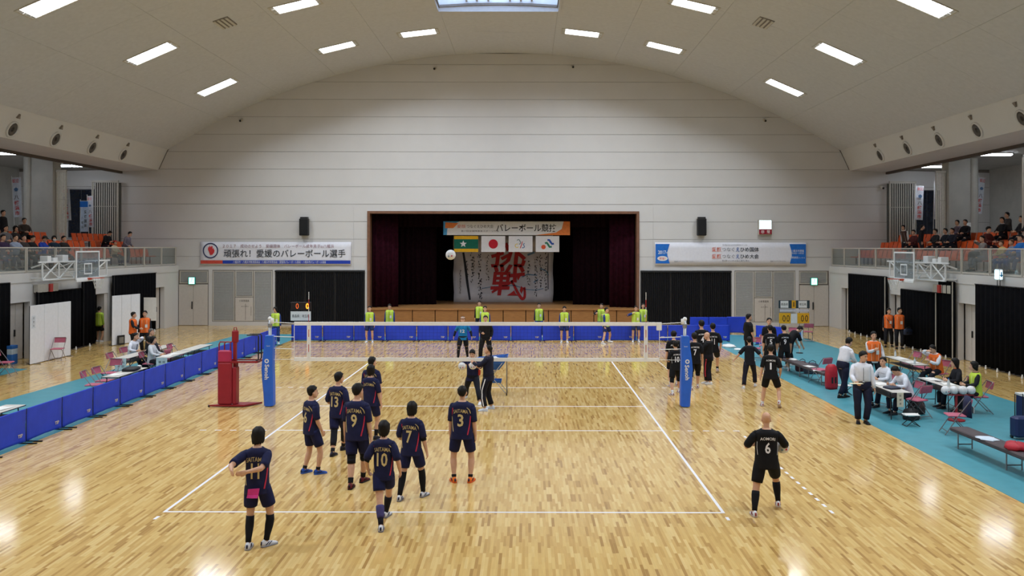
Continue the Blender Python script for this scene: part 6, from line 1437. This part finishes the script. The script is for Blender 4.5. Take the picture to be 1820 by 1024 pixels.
q_ = G(20, 648); t = thing('recycling_box', 'blue and white recycling box by the left picture edge', 'bin', (q_[0]-.1, q_[1]+.1, 0)); MB().rbox(-.17, .17, -.17, .17, 0, .36, .01).build('blue_base', mat('box_blue', (44, 104, 176), .6), t); MB().rbox(-.17, .17, -.17, .17, .36, .56, .01).build('white_band', mat('box_pale', (190, 204, 214), .6), t); MB().rbox(-.175, .175, -.175, .175, .56, .68, .01).build('blue_lid', MATS['box_blue'], t)

# basketball hoops folded to the side walls
M_hoopw = mat('hoop_white', (226, 228, 230), .45, .02); M_rim = mat('rim_orange', (196, 78, 52), .5)
def hoop(sx):
    sn = 'left' if sx < 0 else 'right'
    t = thing('basketball_hoop', 'glass basketball hoop on a white truss folded at the %s wall' % sn, 'hoop', (XC+sx*16.4, 11.32, -.06)); I = -sx
    MB().box(-.008, .008, -.86, .86, 3.07, 4.1).build('glass_board', glass('board_glass', (214, 222, 228), .08, .12), t)
    b = MB()
    for y0_, y1_, z0_, z1_ in ((-.9, .9, 3.0, 3.08), (-.9, .9, 4.08, 4.14), (-.9, -.84, 3.08, 4.08), (.84, .9, 3.08, 4.08)): b.rbox(-.025, .025, y0_, y1_, z0_, z1_, .006)
    b.build('board_frame', M_hoopw, t)
    b = MB()
    for y0_, y1_, z0_, z1_ in ((-.3, .3, 3.2, 3.25), (-.3, .3, 3.6, 3.65), (-.3, -.25, 3.25, 3.6), (.25, .3, 3.25, 3.6)): b.box(I*.01, I*.016, y0_, y1_, z0_, z1_)
    b.build('target_square', M_hoopw, t); MB().rbox(*sorted((0, I*.05)), -.9, .9, 2.92, 3.02, .01).build('bottom_pad', M_hoopw, t)
    N = 24; MB().tube([(I*(.42+.225*math.cos(2*math.pi*k/N)), .225*math.sin(2*math.pi*k/N), 3.05) for k in range(N+1)], .012, 6, cap=False).rbox(*sorted((I*.02, I*.2)), -.08, .08, 2.98, 3.06, .01).build('rim', M_rim, t)
    b = MB()
    for k in range(12):
        a0 = 2*math.pi*k/12
        for s_ in (1, -1): b.tube([(I*(.42+r_*math.cos(a0+s_*f_)), r_*math.sin(a0+s_*f_), z_) for r_, f_, z_ in ((.222, 0, 3.04), (.18, .26, 2.9), (.14, .52, 2.76), (.12, .78, 2.62))], .006, 4)
    b.build('net', M_rope, t, kind='stuff')
    x0_ = -I*.62; b = MB()
    for y0_, y1_ in ((-2.1, .15), (1.25, 2.75)) if True else ():
        b.beam((x0_, y0_-.25, 3.72), (x0_, y1_+.25, 3.72), .05, .06); b.beam((x0_, y0_, 3.05), (x0_, y1_, 3.05), .05, .05)
        n2 = 2 if y1_-y0_ > 1.5 else 1
        for k in range(n2+1): yy = y0_+(y1_-y0_)*k/n2; b.beam((x0_, yy, 3.05), (x0_, yy, 3.72), .05, .05)
        for k in range(n2):
            ya, yb_ = y0_+(y1_-y0_)*k/n2, y0_+(y1_-y0_)*(k+1)/n2; b.beam((x0_, ya, 3.05), (x0_, yb_, 3.72), .03, .045)
            if n2 == 2: b.beam((x0_-I*.03, yb_, 3.1), (x0_-I*.03, ya, 3.72), .025, .03)
    b.build('truss', M_hoopw, t)
    b = MB()
    for y_ in (-1.9, .1, 1.3): b.bar((x0_, y_, 3.1), (-I*1.15, y_, 3.1), .03, 8); b.bar((x0_, y_, 3.68), (-I*1.15, y_, 3.5), .03, 8)
    for y_ in (-.6, .6): b.bar((0, y_, 3.3), (x0_, y_, 3.3), .025, 8); b.bar((0, y_, 3.7), (x0_, y_, 3.7), .025, 8)
    b.build('support_arms', M_hoopw, t)
    for k, (ya, yb_, z1_) in enumerate(((-1.75, -1.5, 3.95), (-1.35, -1.05, 3.88), (-.7, -.3, 3.98))): MB().rbox(*sorted((x0_, x0_-I*.3)), ya, yb_, 3.7, z1_, .01).build('drive_box', M_hoopw, t)
    MB().rbox(*sorted((-I*.98, -I*1.15)), -1.75, -.35, 2.55, 2.86, .01).build('wall_bracket', M_beige, t); MB().rbox(*sorted((-I*.9, -I*.98)), -1.05, -.85, 2.55, 2.86, .01).build('red_winch', mat('winch_red', (188, 62, 58), .5), t)
hoop(-1); hoop(1)

# gallery seats
M_seat = mat('orange_plastic', (228, 96, 38), .45, .05)
def seat_proto():
    t = thing('stadium_seat', '', 'seat', (0, 0, 0)); b = MB()      # faces +Y
    b.loft([[(-.21, -.16+o, z), (.21, -.16+o, z), (.19, -.20+o, z), (-.19, -.20+o, z)] for z, o in ((.40, 0), (.55, -.02), (.72, -.06), (.76, -.065))]).build('backrest', M_seat, t)
    MB().rbox(-.21, .21, -.16, .24, .36, .41, .02).build('pan', M_seat, t); MB().bar((0, .0, 0), (0, .0, .37), .03, 8).build('pedestal', M_foot, t); return t
seat0 = seat_proto(); first = True
RN = {1: 'front', 2: 'middle', 3: 'rear'}
for sx in (-1, 1):
    for row, (X_, zf) in ((1, (18.75, 3.36)), (2, (19.95, 3.76)), (3, (20.9, 4.16))):
        y = 8.6 if sx < 0 else 5.6; sn_ = 1
        while y < 21.9:
            y += .52
            if 16.9 < y < 17.9 and row == 3: continue
            if 18.0 < y < 18.7 and sx < 0: continue
            if sx > 0 and 16.0 < y < 16.6: continue
            c = seat0 if first else copy_tree(seat0); first = False
            c.location = (XC+sx*X_, y, zf); c.rotation_euler = (0, 0, -sx*-math.pi/2)
            c['label'] = 'orange seat, %s row of the %s gallery, number %d from the camera' % (RN[row], 'left' if sx < 0 else 'right', sn_); sn_ += 1; c['group'] = 'orange seats, %s row, %s gallery' % (RN[row], 'left' if sx < 0 else 'right')
# vertical cheering flags
def nobori(px0, px1, py0, py1, X_, label, kind=0, zf=4.1, lean=0.):
    sg = -1 if px0 < 900 else 1; c = AX((px0+px1)/2, (py0+py1)/2, XC+sg*X_); y = c[1]
    hw = abs(AY(px1, py0, y)[0]-AY(px0, py0, y)[0])/2; hh = abs(AY(px0, py0, y)[2]-AY(px0, py1, y)[2])/2
    t = thing('cheering_flag', label, 'flag', (c[0], y, c[2]), 0, 'vertical flags in the galleries'); t.rotation_euler = (0, lean, 0)
    hw = max(hw, .06); b = MB(); b.loft([[(-hw, .03*math.sin(z*2+.4), z), (0, .03*math.sin(z*2.4)-.015, z), (hw, .03*math.sin(z*1.7), z), (hw, .03*math.sin(z*1.7)+.01, z), (0, .03*math.sin(z*2.4)-.005, z), (-hw, .03*math.sin(z*2+.4)+.01, z)] for z in np.linspace(-hh, hh, 9)]).build('cloth', mat('nobori_white', (206, 210, 218), .8) if kind < 2 else mat('nobori_pale_blue', (190, 206, 226), .8), t)
    MB().bar((-hw-.02, .02, -(c[2]-zf)/math.cos(lean)), (-hw-.02, .02, hh+.1), .014, 6).bar((-hw-.02, .02, hh+.02), (hw, .02, hh+.02), .010, 6).build('pole', M_white, t)
    if hw < .1: MB().box(-hw*.6, hw*.6, -.06, -.05, -hh*.7, 0).build('red_print', M_prr, t); return
    r = MB(); k = MB(); F = -.055
    if kind == 0:
        flat_text(r, '歓迎', (0, F, hh*.84), w=hw*1.5, h=hh*.2); flat_text(k, '八', (0, F, hh*.0), w=hw*1.1, h=hh*.22, bold=.01)
        for i_, ch in enumerate('幡浜市'): flat_text(r, ch, (0, F, -hh*(.28+.26*i_)), w=hw*1.1, h=hh*.22, bold=.02)
        m_ = MB(); m_.prism([(hw*.55*math.cos(a), hh*.4+hw*.5*math.sin(a)) for a in np.arange(5)*2*math.pi/5+.3], F-.002, F, f2); m_.build('blue_emblem', mat('emblem_slate', (90, 120, 160), .8), t)
        r.build('red_lettering', mat('nobori_red', (206, 66, 60), .7), t, kind='stuff')
    else:
        for i_, ch in enumerate('愛媛国体'): flat_text(k, ch, (hw*.4, F, hh*(.3-.3*i_)), w=hw*.6, h=hh*.2, bold=.01)
        for i_, ch in enumerate('八幡浜'): flat_text(k, ch, (-hw*.4, F, hh*(-.1-.3*i_)), w=hw*.5, h=hh*.18)
        MB().box(-hw, hw, F-.004, F, hh*.62, hh).build('blue_top', M_bb, t)
    k.build('black_lettering', M_txt, t, kind='stuff')
nobori(23, 38, 316, 386, 23.6, 'white cheering flag with red lettering left of the left gallery pillar', 0, 4.45, -.06)
nobori(110, 125, 335, 392, 21.75, 'white cheering flag with red lettering beside the narrow lattice gate', 0, 4.45, -.08)
nobori(143, 157, 358, 412, 21.5, 'pale blue cheering flag before the dark window of the left gallery', 2, 4.45); nobori(156.5, 166, 349, 404, 21.35, 'white cheering flag overlapping the pale blue flag', 0, 4.45, -.05)
nobori(1627, 1641, 331, 391, 21.6, 'white cheering flag with red lettering beside the wide right lattice gate', 0, 4.45, .05); nobori(1661, 1665, 326, 390, 22.2, 'narrow edge on cheering flag at the right gallery window', 0, 4.45, .02); nobori(1736, 1748, 316, 380, 23.0, 'folded white cheering flag right of the right gallery pillar', 0, 4.45, .12)
c = AY(1722, 404, 17.23); t = thing('notice', 'small white notice on the right gallery pillar', 'notice', (c[0], c[1], c[2])); MB().rbox(-.12, .12, -.01, .01, -.22, .22, .004).build('sheet', M_white, t)
c = AX(1733, 425, XC+18.3); bag(c[0], c[1], 3.7, .3, .4, .42, mat('black_yellow_bag', (30, 28, 26), .6), 'black bag with yellow straps hung in the right front row', 20)
